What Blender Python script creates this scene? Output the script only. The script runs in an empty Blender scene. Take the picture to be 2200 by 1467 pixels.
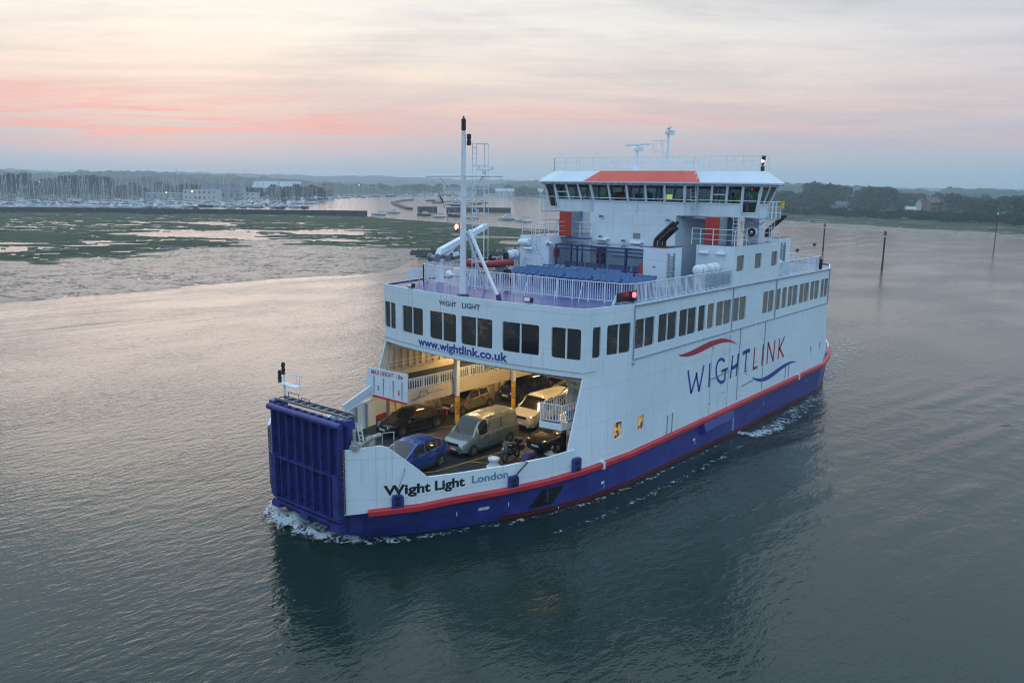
import bpy, math, random
import numpy as np
from mathutils import Vector, Matrix, noise
random.seed(7)
SC = bpy.context.scene
COL = SC.collection
# ------------------------------------------------------------------ camera
CX, CY, PITCH, ROLL, FOC = 1100, 733.5, .1851, .0137, 1794.2
YAW, OX, OY, HC = .6992, 9.1632, 58.3728, 15.7257
def _frame():
    F = np.array([0, math.cos(PITCH), -math.sin(PITCH)]); U = np.array([0, math.sin(PITCH), math.cos(PITCH)]); R = np.array([1., 0, 0])
    c, s = math.cos(ROLL), math.sin(ROLL); R, U = c*R+s*U, -s*R+c*U
    fw = -np.array([math.sin(YAW), math.cos(YAW), 0]); pt = np.array([-fw[1], fw[0], 0]); M = np.array([fw, pt, [0, 0, 1.]])
    return M@(np.array([0, 0, HC])-np.array([OX, OY, 0])), M@R, M@U, M@F
CP, CR, CU, CF = _frame()
cam = bpy.data.cameras.new('camera'); cam.sensor_width = 36; cam.lens = FOC/2200*36; cam.clip_start = .5; cam.clip_end = 30000
co = bpy.data.objects.new('camera', cam); COL.objects.link(co)
co.matrix_world = Matrix(((CR[0], CU[0], -CF[0], CP[0]), (CR[1], CU[1], -CF[1], CP[1]), (CR[2], CU[2], -CF[2], CP[2]), (0, 0, 0, 1)))
SC.camera = co
def ray(x, y): return CF*FOC+CR*(x-CX)-CU*(y-CY)
def at(x, y, z=0.):
    """ground position (photo survey) of a point at height z"""
    r = ray(x, y); t = (z-CP[2])/r[2]; p = CP+r*t; return Vector(p)
def polar(x, dist):
    """ground position on the bearing of photo column x, at a distance"""
    r = ray(x, 420); n = math.hypot(r[0], r[1]); return Vector((CP[0]+r[0]/n*dist, CP[1]+r[1]/n*dist, 0))
# ------------------------------------------------------------------ render settings
SC.render.engine = 'CYCLES'
SC.cycles.use_denoising = True; SC.cycles.filter_width = 1.1
SC.cycles.max_bounces = 6; SC.cycles.transparent_max_bounces = 12; SC.cycles.volume_bounces = 1
SC.cycles.sample_clamp_indirect = 6
SC.view_settings.view_transform = 'Standard'; SC.view_settings.look = 'None'; SC.view_settings.gamma = 1
SC.view_settings.use_curve_mapping = False
SC.view_settings.exposure = 0.14
# ------------------------------------------------------------------ node helper
class NT:
    def __init__(s, tree): s.t = tree; s.n = tree.nodes; s.l = tree.links
    def new(s, typ, **kw):
        n = s.n.new(typ)
        for k, v in kw.items(): setattr(n, k, v)
        return n
    def put(s, sock, v):
        if hasattr(v, 'links'): s.l.new(v, sock)
        else:
            if sock.type == 'RGBA': v = c4(v)
            sock.default_value = v
    def math(s, op, a, b=None, c=None, clamp=False):
        n = s.new('ShaderNodeMath', operation=op, use_clamp=clamp); s.put(n.inputs[0], a)
        if b is not None: s.put(n.inputs[1], b)
        if c is not None: s.put(n.inputs[2], c)
        return n.outputs[0]
    def vmath(s, op, a, b=None):
        n = s.new('ShaderNodeVectorMath', operation=op); s.put(n.inputs[0], a)
        if b is not None: s.put(n.inputs[1], b)
        return n.outputs['Value'] if op in ('DOT_PRODUCT', 'LENGTH') else n.outputs[0]
    def mix(s, f, a, b):
        n = s.new('ShaderNodeMix', data_type='RGBA'); s.put(n.inputs[0], f); s.put(n.inputs[6], a); s.put(n.inputs[7], b); return n.outputs[2]
    def noise(s, vec, scale, detail=4, rough=.55, dist=0.):
        n = s.new('ShaderNodeTexNoise'); s.put(n.inputs['Vector'], vec); n.inputs['Scale'].default_value = scale
        n.inputs['Detail'].default_value = detail; n.inputs['Roughness'].default_value = rough; n.inputs['Distortion'].default_value = dist
        return n.outputs[0]
    def mapping(s, vec, scale=(1, 1, 1), rot=(0, 0, 0), loc=(0, 0, 0)):
        n = s.new('ShaderNodeMapping'); s.put(n.inputs[0], vec); n.inputs['Scale'].default_value = scale
        n.inputs['Rotation'].default_value = rot; n.inputs['Location'].default_value = loc; return n.outputs[0]
    def ramp(s, f, pts, interp='LINEAR'):
        n = s.new('ShaderNodeValToRGB'); s.put(n.inputs[0], f); e = n.color_ramp.elements; n.color_ramp.interpolation = interp
        while len(e) > 1: e.remove(e[-1])
        e[0].position = pts[0][0]; e[0].color = c4(pts[0][1])
        for p, c in pts[1:]: q = e.new(p); q.color = c4(c)
        return n.outputs[0]
    def smooth(s, v, a, b):
        n = s.new('ShaderNodeMapRange', interpolation_type='SMOOTHSTEP'); s.put(n.inputs[0], v); n.inputs[1].default_value = a; n.inputs[2].default_value = b; return n.outputs[0]
def c4(c):
    if isinstance(c, (int, float)): return (c, c, c, 1)
    return (c[0], c[1], c[2], 1)
def srgb(r, g, b):
    f = lambda v: ((v/255+.055)/1.055)**2.4 if v > 10 else v/255/12.92
    return (f(r), f(g), f(b))
# ------------------------------------------------------------------ sky
world = bpy.data.worlds.new('World'); SC.world = world; world.use_nodes = True
w = NT(world.node_tree); w.n.clear()
SUN_EL, SUN_AZ_PX = math.radians(3), 380
_r = ray(SUN_AZ_PX, 380); SUNDIR = Vector((_r[0], _r[1], 0)).normalized()
tc = w.new('ShaderNodeTexCoord'); gen = tc.outputs['Generated']
sep = w.new('ShaderNodeSeparateXYZ'); w.put(sep.inputs[0], gen)
el = w.math('MAXIMUM', sep.outputs[2], 0.0)
az = w.vmath('DOT_PRODUCT', gen, tuple(SUNDIR))          # 1 towards the afterglow, -1 behind us
azf = w.smooth(az, .5, 1.02)
cool = w.ramp(el, [(0, srgb(166, 180, 194)), (.03, srgb(176, 184, 196)), (.055, srgb(194, 186, 192)), (.085, srgb(214, 197, 195)), (.13, srgb(211, 203, 206)), (.2, srgb(202, 206, 216)), (.45, srgb(188, 204, 220)), (1, srgb(158, 190, 222))])
warm = w.ramp(el, [(0, srgb(166, 184, 200)), (.022, srgb(174, 182, 196)), (.05, srgb(203, 190, 192)), (.08, srgb(234, 202, 190)), (.115, srgb(245, 224, 208)), (.16, srgb(248, 239, 226)), (.22, srgb(240, 238, 232)), (.4, srgb(208, 220, 228)), (1, srgb(158, 190, 222))])
base = w.mix(azf, cool, warm)
back = w.ramp(el, [(0, srgb(146, 170, 190)), (.2, srgb(182, 206, 226)), (.5, srgb(176, 206, 234)), (1, srgb(158, 190, 222))])
base = w.mix(w.smooth(az, -.2, .45), back, base)
# streaky cloud layer projected on a flat ceiling
zz = w.math('ADD', el, .05)
cx_ = w.math('DIVIDE', w.vmath('DOT_PRODUCT', gen, tuple(CR)), zz); cy_ = w.math('DIVIDE', w.vmath('DOT_PRODUCT', gen, tuple(Vector((CF[0], CF[1], 0)).normalized())), zz)
comb = w.new('ShaderNodeCombineXYZ'); w.put(comb.inputs[0], cx_); w.put(comb.inputs[1], cy_)
cm = w.mapping(comb.outputs[0], scale=(.55, .9, 1), rot=(0, 0, .35))
n1 = w.noise(cm, .62, 8, .6, .8); n2 = w.noise(w.mapping(comb.outputs[0], scale=(.20, .50, 1), rot=(0, 0, .12), loc=(3.1, 1.7, 0)), 1.3, 9, .66, 1.0)
n4 = w.noise(w.mapping(comb.outputs[0], scale=(.5, 1.5, 1), rot=(0, 0, .1)), 2.2, 6, .65, .8); lo = w.smooth(el, .0, .05)
cl = w.math('MULTIPLY', w.math('ADD', w.math('MULTIPLY', w.smooth(n1, .42, .64), .75), w.math('MULTIPLY', w.smooth(n4, .45, .66), .35)), lo)
cloudc = w.mix(azf, srgb(166, 170, 182), srgb(192, 182, 184))
sky = w.mix(w.math('MULTIPLY', cl, .52), base, cloudc)
# pink undersides
pkm = w.math('MULTIPLY', w.math('MULTIPLY', w.smooth(n2, .43, .58), w.math('MULTIPLY_ADD', w.smooth(n4, .36, .6), .75, .3)), w.math('MULTIPLY', w.smooth(el, .022, .05), w.math('SUBTRACT', 1., w.smooth(el, .062, .115))))
a2 = w.smooth(w.vmath('DOT_PRODUCT', gen, tuple(Vector((ray(120, 380)[0], ray(120, 380)[1], 0)).normalized())), .90, 1.0)
sky = w.mix(w.math('MULTIPLY', pkm, w.math('MULTIPLY_ADD', a2, .95, .36)), sky, srgb(238, 166, 158))
nish = w.new('ShaderNodeTexSky', sky_type='NISHITA'); nish.sun_disc = False; nish.sun_elevation = SUN_EL
nish.sun_rotation = math.atan2(SUNDIR.x, SUNDIR.y)
nb = w.new('ShaderNodeBackground'); w.put(nb.inputs[0], nish.outputs[0]); nb.inputs[1].default_value = .006
bg = w.new('ShaderNodeBackground'); w.put(bg.inputs[0], sky); w.put(bg.inputs[1], w.math('MULTIPLY_ADD', w.smooth(el, .24, .55), .75, 1.0))
ad = w.new('ShaderNodeAddShader'); w.l.new(bg.outputs[0], ad.inputs[0]); w.l.new(nb.outputs[0], ad.inputs[1])
wo = w.new('ShaderNodeOutputWorld'); w.l.new(ad.outputs[0], wo.inputs[0])
# ------------------------------------------------------------------ low, veiled sun
sl = bpy.data.lights.new('sun', 'SUN'); sl.energy = .18; sl.angle = math.radians(25); sl.color = (1, .78, .66)
so = bpy.data.objects.new('sun', sl); COL.objects.link(so)
sd = Vector((SUNDIR.x, SUNDIR.y, math.tan(math.radians(9)))).normalized()
so.rotation_euler = sd.to_track_quat('Z', 'Y').to_euler()
# ------------------------------------------------------------------ materials
MATS = {}
def pm(name, col, rough=.5, metal=0., var=.0, vs=1., spec=.5, coat=0., bump=0., streak=None, alpha=None, ior=None):
    m = bpy.data.materials.new(name); m.use_nodes = True; t = NT(m.node_tree); b = t.n['Principled BSDF']
    b.inputs['Roughness'].default_value = rough; b.inputs['Metallic'].default_value = metal
    b.inputs['Specular IOR Level'].default_value = spec; b.inputs['Coat Weight'].default_value = coat
    if ior: b.inputs['IOR'].default_value = ior
    c = c4(col); g = t.new('ShaderNodeTexCoord').outputs['Object']
    nz = t.noise(g, vs, 5, .6)
    v = var if var else .06
    outc = t.mix(t.smooth(nz, .3, .7), tuple(x*(1-v) for x in c[:3])+(1,), tuple(min(1, x*(1+v)) for x in c[:3])+(1,))
    if streak:
        st = t.noise(t.mapping(g, scale=(3.2, 3.2, .16)), 1.6, 4, .6)
        pt = t.noise(g, .22, 3, .5)
        f = t.math('MULTIPLY', t.smooth(st, .54, .76), t.smooth(pt, .42, .6))
        outc = t.mix(t.math('MULTIPLY', f, streak[1]), outc, c4(streak[0]))
    t.put(b.inputs['Base Color'], outc)
    t.put(b.inputs['Roughness'], t.math('ADD', t.math('MULTIPLY', nz, .15), rough-.07, clamp=True))
    if bump:
        bn = t.new('ShaderNodeBump'); bn.inputs['Strength'].default_value = bump; bn.inputs['Distance'].default_value = .05
        t.put(bn.inputs['Height'], t.noise(g, vs*3, 4, .6)); t.l.new(bn.outputs[0], b.inputs['Normal'])
    if alpha is not None: b.inputs['Alpha'].default_value = alpha
    MATS[name] = m; return m
def em(name, col, strength):
    m = bpy.data.materials.new(name); m.use_nodes = True; b = m.node_tree.nodes['Principled BSDF']
    b.inputs['Base Color'].default_value = c4(col); b.inputs['Emission Color'].default_value = c4(col); b.inputs['Emission Strength'].default_value = strength
    MATS[name] = m; return m
def glassm(name, tint, gloss=.12, rough=.02):
    m = bpy.data.materials.new(name); m.use_nodes = True; t = NT(m.node_tree); t.n.clear()
    tr = t.new('ShaderNodeBsdfTransparent'); tr.inputs[0].default_value = c4(tint)
    gl = t.new('ShaderNodeBsdfGlossy'); gl.inputs[0].default_value = (.9, .95, 1, 1); gl.inputs['Roughness'].default_value = rough
    fr = t.new('ShaderNodeFresnel'); fr.inputs[0].default_value = 1.5
    mx = t.new('ShaderNodeMixShader'); t.put(mx.inputs[0], t.math('ADD', t.math('MULTIPLY', fr.outputs[0], 1.), gloss*.3, clamp=True))
    t.l.new(tr.outputs[0], mx.inputs[1]); t.l.new(gl.outputs[0], mx.inputs[2])
    o = t.new('ShaderNodeOutputMaterial'); t.l.new(mx.outputs[0], o.inputs[0]); MATS[name] = m; return m
RUST = (.28, .14, .05)
WHITE = pm('white_paint', (.66, .79, .86), .38, var=.04, vs=.45, spec=.5, streak=(( .42, .34, .2), .6), bump=.10)
def plate(m):
    t = NT(m.node_tree); b = t.n['Principled BSDF']; g = t.new('ShaderNodeTexCoord').outputs['Object']; s = t.new('ShaderNodeSeparateXYZ'); t.put(s.inputs[0], g)
    def ln(v, per, off, w_): return t.math('LESS_THAN', t.math('ABSOLUTE', t.math('SUBTRACT', t.math('FRACT', t.math('MULTIPLY_ADD', v, 1/per, off)), .5)), w_/per)
    L = t.math('MAXIMUM', ln(s.outputs[0], 2.7, .2, .011), ln(s.outputs[2], 1.85, .36, .011)); src = b.inputs['Base Color'].links[0].from_socket
    gr = t.smooth(t.noise(t.mapping(g, scale=(2.5, 2.5, .25)), 1.1, 5, .6), .5, .8)
    c = t.mix(t.math('MULTIPLY', L, .38), src, (.25, .3, .34)); c = t.mix(t.math('MULTIPLY', gr, .10), c, (.30, .32, .30)); t.put(b.inputs['Base Color'], c)
plate(WHITE)
WHITE2 = pm('white_fittings', (.70, .79, .84), .45, var=.05, vs=2.)
GREYP = pm('grey_paint', (.30, .36, .40), .5, var=.08, vs=1.)
BLUE = pm('hull_blue', (.033, .043, .235), .35, var=.16, vs=.9, streak=((.07, .09, .2), .7), bump=.08)
RAMPB = pm('ramp_blue', (.027, .034, .185), .42, var=.3, vs=1.8, streak=((.12, .08, .08), .8), bump=.15)
DECKB = pm('deck_blue', (.052, .062, .23), .22, var=.16, vs=.6, bump=.05)
RAILB = pm('trim_blue', (.03, .035, .17), .45, var=.1)
SEATB = pm('seat_blue', (.05, .145, .32), .45, var=.12, vs=2)
SEATD = pm('seat_dark_blue', (.02, .04, .15), .45, var=.1)
RED = pm('band_red', (.50, .028, .040), .45, var=.14, vs=1.2, streak=((.2, .03, .03), .5))
ROOFR = pm('roof_red', (.66, .09, .055), .5, var=.08, vs=.8)
FUNR = pm('funnel_red', (.42, .035, .025), .5, var=.1)
BOOT = pm('boot_red', (.10, .012, .012), .5, var=.3, vs=1.5)
BLACK = pm('black_paint', (.012, .012, .014), .45, var=.2)
EXH = pm('exhaust_black', (.02, .018, .02), .5, var=.3)
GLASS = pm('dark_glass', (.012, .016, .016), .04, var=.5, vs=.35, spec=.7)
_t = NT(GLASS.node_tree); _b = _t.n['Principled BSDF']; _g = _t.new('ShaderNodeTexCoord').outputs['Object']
_s = _t.math('MULTIPLY', _t.smooth(_t.noise(_g, .5, 2, .5), .50, .66), _t.smooth(_t.noise(_t.mapping(_g, scale=(1, 1, 2.2)), 2.6, 4, .7), .45, .65)); _t.put(_b.inputs['Emission Color'], _t.mix(_t.noise(_g, .3, 1, .5), (.03, .06, .05), (.22, .09, .05))); _t.put(_b.inputs['Emission Strength'], _t.math('MULTIPLY', _s, .5))  # faint interior light painted as patchy glow into the opaque panes
GLASS2 = pm('pale_sky_glass', (.15, .13, .105), .05, var=.2, vs=.6, spec=.8)  # sky seen in and through the aft panes, put into their base colour
AMBER = em('lit_porthole', (.55, .27, .07), .28)
_t = NT(AMBER.node_tree); _b = _t.n['Principled BSDF']; _c = _t.mix(_t.smooth(_t.noise(_t.new('ShaderNodeTexCoord').outputs['Object'], 3.2, 2, .6), .38, .6), (.05, .02, .01), (.75, .42, .13)); _t.put(_b.inputs['Emission Color'], _c); _t.put(_b.inputs['Base Color'], _c)
CLEAR = glassm('clear_glass', (.62, .75, .72), .1)
SHELT = glassm('shelter_glass', (.85, .93, .95), .1)
TARMAC = pm('car_deck', (.017, .022, .032), .55, var=.25, vs=.9, bump=.15)
YELLOW = pm('yellow_line', (.42, .30, .05), .6, var=.35, vs=3)
YELPOST = pm('yellow_post', (.62, .36, .04), .5, var=.1)
CREAM = pm('cream_bulkhead', (.58, .52, .40), .5, var=.08, vs=.7, streak=((.3, .2, .1), .4))
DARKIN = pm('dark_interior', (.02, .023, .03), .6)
STEEL = pm('dull_steel', (.22, .25, .27), .4, metal=.5, var=.2)
LETN = pm('letter_navy', (.016, .02, .10), .45)
LETB = pm('letter_blue', (.03, .05, .30), .45)
LETR = pm('letter_red', (.42, .025, .05), .45)
LETG = pm('letter_grey_blue', (.15, .27, .36), .5)
TUBE = em('lamp_tube', (1, .70, .34), 90)
REDL = em('red_lamp', (1, .05, .06), 7)
REDW = em('masthead_lamp', (1, .35, .28), 6)
SCREEN = em('chart_screen', (.75, .8, .25), 1.0)
RUBBER = pm('rubber', (.015, .015, .016), .7)
CHROME = pm('bright_metal', (.55, .57, .6), .25, metal=.9)
ORANGE = pm('orange_tube', (.32, .045, .03), .5, var=.1)
HIVIS = pm('hivis_green', (.32, .85, .05), .7)
SKIN = pm('skin', (.45, .25, .17), .55)
CLOTH = pm('dark_cloth', (.015, .017, .022), .85)
HAIR = pm('dark_hair', (.02, .014, .01), .7)
YELF = pm('yellow_float', (.75, .5, .03), .5)
# ------------------------------------------------------------------ mesh builder
def norm(v): v = Vector(v); return v.normalized()
class MB:
    def __init__(s): s.v = []; s.f = []; s.m = []; s.mi = 0; s.mats = []
    def mat(s, m):
        if m not in s.mats: s.mats.append(m)
        s.mi = s.mats.index(m); return s
    def face(s, pts):
        i = len(s.v); s.v += [tuple(p) for p in pts]; s.f.append(tuple(range(i, i+len(pts)))); s.m.append(s.mi)
    def addf(s, vs, fs):
        i = len(s.v); s.v += [tuple(p) for p in vs]
        for f in fs: s.f.append(tuple(i+k for k in f)); s.m.append(s.mi)
    def box(s, x0, x1, y0, y1, z0, z1):
        if x0 > x1: x0, x1 = x1, x0
        if y0 > y1: y0, y1 = y1, y0
        if z0 > z1: z0, z1 = z1, z0
        s.addf([(x0, y0, z0), (x1, y0, z0), (x1, y1, z0), (x0, y1, z0), (x0, y0, z1), (x1, y0, z1), (x1, y1, z1), (x0, y1, z1)],
               [(0, 3, 2, 1), (4, 5, 6, 7), (0, 1, 5, 4), (1, 2, 6, 5), (2, 3, 7, 6), (3, 0, 4, 7)])
        return s
    def bar(s, p0, p1, w, h, up=(0, 0, 1)):
        p0, p1 = Vector(p0), Vector(p1); d = (p1-p0).normalized(); up = Vector(up)
        if abs(d.dot(up)) > .98: up = Vector((1, 0, 0))
        r = d.cross(up).normalized(); u = r.cross(d)
        o = [r*sx*w/2+u*sz*h/2 for sx, sz in ((-1, -1), (1, -1), (1, 1), (-1, 1))]
        s.addf([p0+q for q in o]+[p1+q for q in o], [(3, 2, 1, 0), (4, 5, 6, 7), (0, 1, 5, 4), (1, 2, 6, 5), (2, 3, 7, 6), (3, 0, 4, 7)]); return s
    def tube(s, pts, r, n=8, cap=True):
        pts = [Vector(p) for p in pts]; rs = r if isinstance(r, (list, tuple)) else [r]*len(pts)
        vs = []; prev = None
        for i, p in enumerate(pts):
            d = (pts[min(i+1, len(pts)-1)]-pts[max(i-1, 0)]).normalized()
            if prev is None:
                u = Vector((0, 0, 1)) if abs(d.z) < .95 else Vector((1, 0, 0)); a = d.cross(u).normalized()
            else: a = (prev-d*prev.dot(d)).normalized()
            prev = a; b = d.cross(a)
            vs += [p+(a*math.cos(2*math.pi*k/n)+b*math.sin(2*math.pi*k/n))*rs[i] for k in range(n)]
        fs = [(i*n+k, i*n+(k+1) % n, (i+1)*n+(k+1) % n, (i+1)*n+k) for i in range(len(pts)-1) for k in range(n)]
        if cap: fs += [tuple(range(n-1, -1, -1)), tuple((len(pts)-1)*n+k for k in range(n))]
        s.addf(vs, fs); return s
    def prism(s, poly, off):
        """poly: 3D points, off: extrusion vector"""
        off = Vector(off); n = len(poly); P = [Vector(p) for p in poly]
        s.addf(P+[p+off for p in P], [tuple(range(n-1, -1, -1)), tuple(range(n, 2*n))]+[(i, (i+1) % n, n+(i+1) % n, n+i) for i in range(n)]); return s
    def lathe(s, c, prof, n=12, axis='z'):
        c = Vector(c); vs = []
        for (r, h) in prof:
            for k in range(n):
                a = 2*math.pi*k/n; x, y = r*math.cos(a), r*math.sin(a)
                vs.append(c+Vector({'z': (x, y, h), 'x': (h, x, y), 'y': (x, h, y)}[axis]))
        fs = [(i*n+k, i*n+(k+1) % n, (i+1)*n+(k+1) % n, (i+1)*n+k) for i in range(len(prof)-1) for k in range(n)]
        fs += [tuple(range(n-1, -1, -1)), tuple((len(prof)-1)*n+k for k in range(n))]
        s.addf(vs, fs); return s
    def strip(s, A, B):
        for i in range(len(A)-1): s.face([A[i], A[i+1], B[i+1], B[i]])
        return s
    def build(s, name, mat=None, parent=None, smooth=False, weld=False, angle=None):
        me = bpy.data.meshes.new(name); me.from_pydata([tuple(v) for v in s.v], [], s.f)
        ms = s.mats if s.mats else [mat]
        if mat is not None and s.mats == []: ms = [mat]
        for m in ms: me.materials.append(m)
        if s.mats: me.polygons.foreach_set('material_index', s.m)
        if weld or smooth:
            import bmesh
            b = bmesh.new(); b.from_mesh(me); bmesh.ops.remove_doubles(b, verts=b.verts, dist=1e-4); bmesh.ops.recalc_face_normals(b, faces=b.faces)
            b.to_mesh(me); b.free()
        if smooth:
            me.shade_smooth() if angle is None else None
            if angle is not None:
                me.shade_smooth()
                try: me.set_sharp_from_angle(angle=math.radians(angle))
                except Exception: pass
        me.update()
        o = bpy.data.objects.new(name, me); COL.objects.link(o)
        if parent is not None: o.parent = parent
        return o
def empty(name, loc=(0, 0, 0), rz=0.):
    o = bpy.data.objects.new(name, None); o.empty_display_size = .2; o.location = loc; o.rotation_euler = (0, 0, rz); COL.objects.link(o); return o
def tag(o, label=None, cat=None, group=None, kind=None):
    if label: o['label'] = label
    if cat: o['category'] = cat
    if group: o['group'] = group
    if kind: o['kind'] = kind
    return o
KIDS = {}
def copy_tree(o, parent=None):
    c = o.copy(); COL.objects.link(c)
    if parent is not None: c.parent = parent
    for ch in list(o.children): copy_tree(ch, c)
    return c
def text_mesh(txt, size, name='t', bold=0., spacing=1.):
    cu = bpy.data.curves.new(name, 'FONT'); cu.body = txt; cu.size = size; cu.extrude = 0; cu.offset = bold; cu.space_character = spacing; cu.resolution_u = 3
    ob = bpy.data.objects.new(name, cu); COL.objects.link(ob)
    dg = bpy.context.evaluated_depsgraph_get(); me = ob.evaluated_get(dg).to_mesh()
    vs = [tuple(v.co) for v in me.vertices]; fs = [tuple(p.vertices) for p in me.polygons]
    ob.evaluated_get(dg).to_mesh_clear(); bpy.data.objects.remove(ob); bpy.data.curves.remove(cu)
    return vs, fs
def lettering(txt, u0, u1, v0, fn, mat, parent, bold=0., cap=None, label=None, shear=0.):
    """writes txt from u0 to u1 with baseline v0(u) on the surface fn(u, v)"""
    vs, fs = text_mesh(txt, 1., bold=bold)
    x0 = min(v[0] for v in vs); x1 = max(v[0] for v in vs)
    k = (u1-u0)/(x1-x0); ky = cap/.73 if cap else abs(k)
    b = MB(); out = []
    for x, y, _ in vs:
        u = u0+(x-x0)*k+shear*y*ky; out.append(fn(u, (v0(u) if callable(v0) else v0)+y*ky))
    b.addf(out, fs); o = b.build('lettering', mat, parent)
    if label: o['label'] = label
    return o
# ================================================================== FERRY
ferry = empty('ferry', (0, 0, 0))
tag(ferry, 'white and blue double-ended car ferry with red band steaming down the river', 'ferry')
def interp(pts, a):
    for (a0, b0), (a1, b1) in zip(pts, pts[1:]):
        if a0 >= a >= a1: return b0+(b1-b0)*(a0-a)/max(1e-9, a0-a1)
    return pts[-1][1] if a < pts[-1][0] else pts[0][1]
UPP = [(28.8, 2.85), (28.2, 3.5), (27.2, 4.2), (26.2, 4.87), (24.6, 5.52), (22.4, 6.45), (20, 7.2), (17.4, 7.7), (14, 8), (7, 8), (0, 8)]
WLP = [(28.25, 2.1), (27.7, 2.6), (26.8, 3.35), (25.8, 4.1), (24.3, 4.9), (22.1, 6.0), (19.6, 7.0), (17.2, 7.6), (14, 7.93), (7, 7.95), (0, 7.95)]
def mirror_aft(P): return P+[(-a, b) for a, b in P[::-1][1:]]
AFT = [8, 7.97, 7.2, 6.3, 5.2, 4.0, 3.4, 2.8, 2.4, 2.2]
UPA, WLA = mirror_aft(UPP), mirror_aft(WLP)
UPA = UPA[:11]+[(a, b_) for (a, _), b_ in zip(UPA[11:], AFT)]; WLA = WLA[:11]+[(a, min(b, interp(UPA, a)-.25)) for a, b in WLA[11:]]
def zrail(a): return float(np.interp(a, [-29, -20, -14, -8, 0, 8, 17, 25, 29], [2.6, 2.6, 2.42, 2.3, 2.15, 2.02, 1.88, 1.82, 1.66]))
def wht(a): return float(np.interp(a, [18, 27.6, 28.3, 28.8], [zrail(18)-.08, zrail(27.6)-.08, 1.5, 1.42]))
def hull_pt(a, z):
    """point on the port hull side"""
    bu = interp(UPA, a); bw = interp(WLA, a); zr = zrail(a)
    k = min(1, max(0, z/zr)); return Vector((a, bw+(bu-bw)*k, z))
LV = [-1.2, 0.0, .22, 1.0, None]
def ring(i, side=1):
    a0, b0 = UPA[i]; a1, b1 = WLA[i]; zr = zrail(a0); out = []
    for z in LV:
        zz_ = zr-.12 if z is None else z; k = min(1, max(0, zz_/zr)); out.append((a1+(a0-a1)*k, (b1+(b0-b1)*k)*side*(.97 if z == -1.2 else 1), zz_))
    return out
hb, bb = MB(), MB()
for side in (1, -1):
    R_ = [ring(i, side) for i in range(len(UPA))]
    for r0, r1 in zip(R_, R_[1:]):
        for k in range(len(LV)-1): (bb if k < 2 and r1[0][0] < 21 else hb).face([r0[k], r1[k], r1[k+1], r0[k+1]])
for e in (0, -1):
    p, s_ = ring(len(UPA)-1 if e else 0, 1), ring(len(UPA)-1 if e else 0, -1)
    for k in range(len(LV)-1): (bb if k < 1 else hb).face([p[k], p[k+1], s_[k+1], s_[k]])
hull = hb.build('hull', BLUE, ferry, weld=True); bb.build('boot_top', BOOT, hull, weld=True)
# rub rail band
def sweep(mb, path, prof):
    """path: list of (pos, outward) ; prof: (out, z) closed polygon"""
    n = len(prof); vs = []
    for p, o in path: vs += [Vector(p)+Vector(o)*q[0]+Vector((0, 0, q[1])) for q in prof]
    fs = [(i*n+k, i*n+(k+1) % n, (i+1)*n+(k+1) % n, (i+1)*n+k) for i in range(len(path)-1) for k in range(n)]
    fs += [tuple(range(n)), tuple((len(path)-1)*n+k for k in range(n-1, -1, -1))]
    mb.addf(vs, fs)
def outn(P, a):
    e = .4; b0, b1 = interp(P, a+e), interp(P, a-e); return Vector((b1-b0, 2*e, 0)).normalized()
def railpath(a0, a1, dz, side=1, n=90):
    L = []
    for i in range(n+1):
        a = a0+(a1-a0)*i/n; o = outn(UPA, a); p = Vector((a, interp(UPA, a), zrail(a)+dz)); L.append((Vector((p.x, p.y*side, p.z)), Vector((o.x, o.y*side, 0))))
    return L
for side in (1, -1):
    m = MB(); sweep(m, railpath(28.1, -28.1, 0, side), [(-.05, .0), (.16, -.03), (.2, -.08), (.2, -.27), (.12, -.33), (-.05, -.36)]); rr = m.build('rub_rail', RED, ferry, weld=True)
for a in (16.3, -8.9):
    m = MB(); q = hull_pt(a, zrail(a)); m.box(a-.09, a+.09, q.y-.02, q.y+.225, q.z-.36, q.z+.03); m.build('rail_clamp', WHITE2, ferry)
# ---- bulwark (white) port and starboard, bow and stern
BT = [(28.75, 4.38), (28.2, 4.5), (27.6, 4.54), (27.35, 4.42), (25.85, 2.93), (24.6, 2.88), (22.4, 2.88), (20, 2.88), (18.3, 2.93)]
def bztop(a): return float(np.interp(-a, [-x for x, _ in BT], [z for _, z in BT]))
def bulwark(side, end):
    m = MB(); PL = UPP if end == 1 else [(-a, b) for a, b in UPA[::-1]][:11]; A = sorted(set([x for x, _ in BT]+[x for x, _ in UPP if x > 18.3]+[27.8]), reverse=True); outer = []; top = []; it = []; ib = []
    for a in A:
        o = outn(UPA, a) if a < 28.5 else Vector((.55, .83, 0)); b = interp(PL, a)
        zb = wht(a); zt = bztop(a)
        f = lambda x, y, z: (x*end, y*side, z)
        outer.append(f(a, b, zb)); top.append(f(a, b, zt)); it.append(f(a-o.x*.12, b-o.y*.12, zt)); h_ = hull_pt(a, 1.3) if end == 1 else Vector((a, b-.25, 0)); ib.append(f(h_.x-o.x*.12, h_.y-o.y*.12, 1.26))
    m.strip(outer, top); m.strip(top, it); m.strip(it, ib)
    m.face([outer[0], top[0], it[0], ib[0]]); m.face([outer[-1], top[-1], it[-1], ib[-1]])
    return m.build('bulwark', WHITE, ferry, weld=True)
for side in (1, -1):
    for end in (1, -1): bulwark(side, end)
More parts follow.
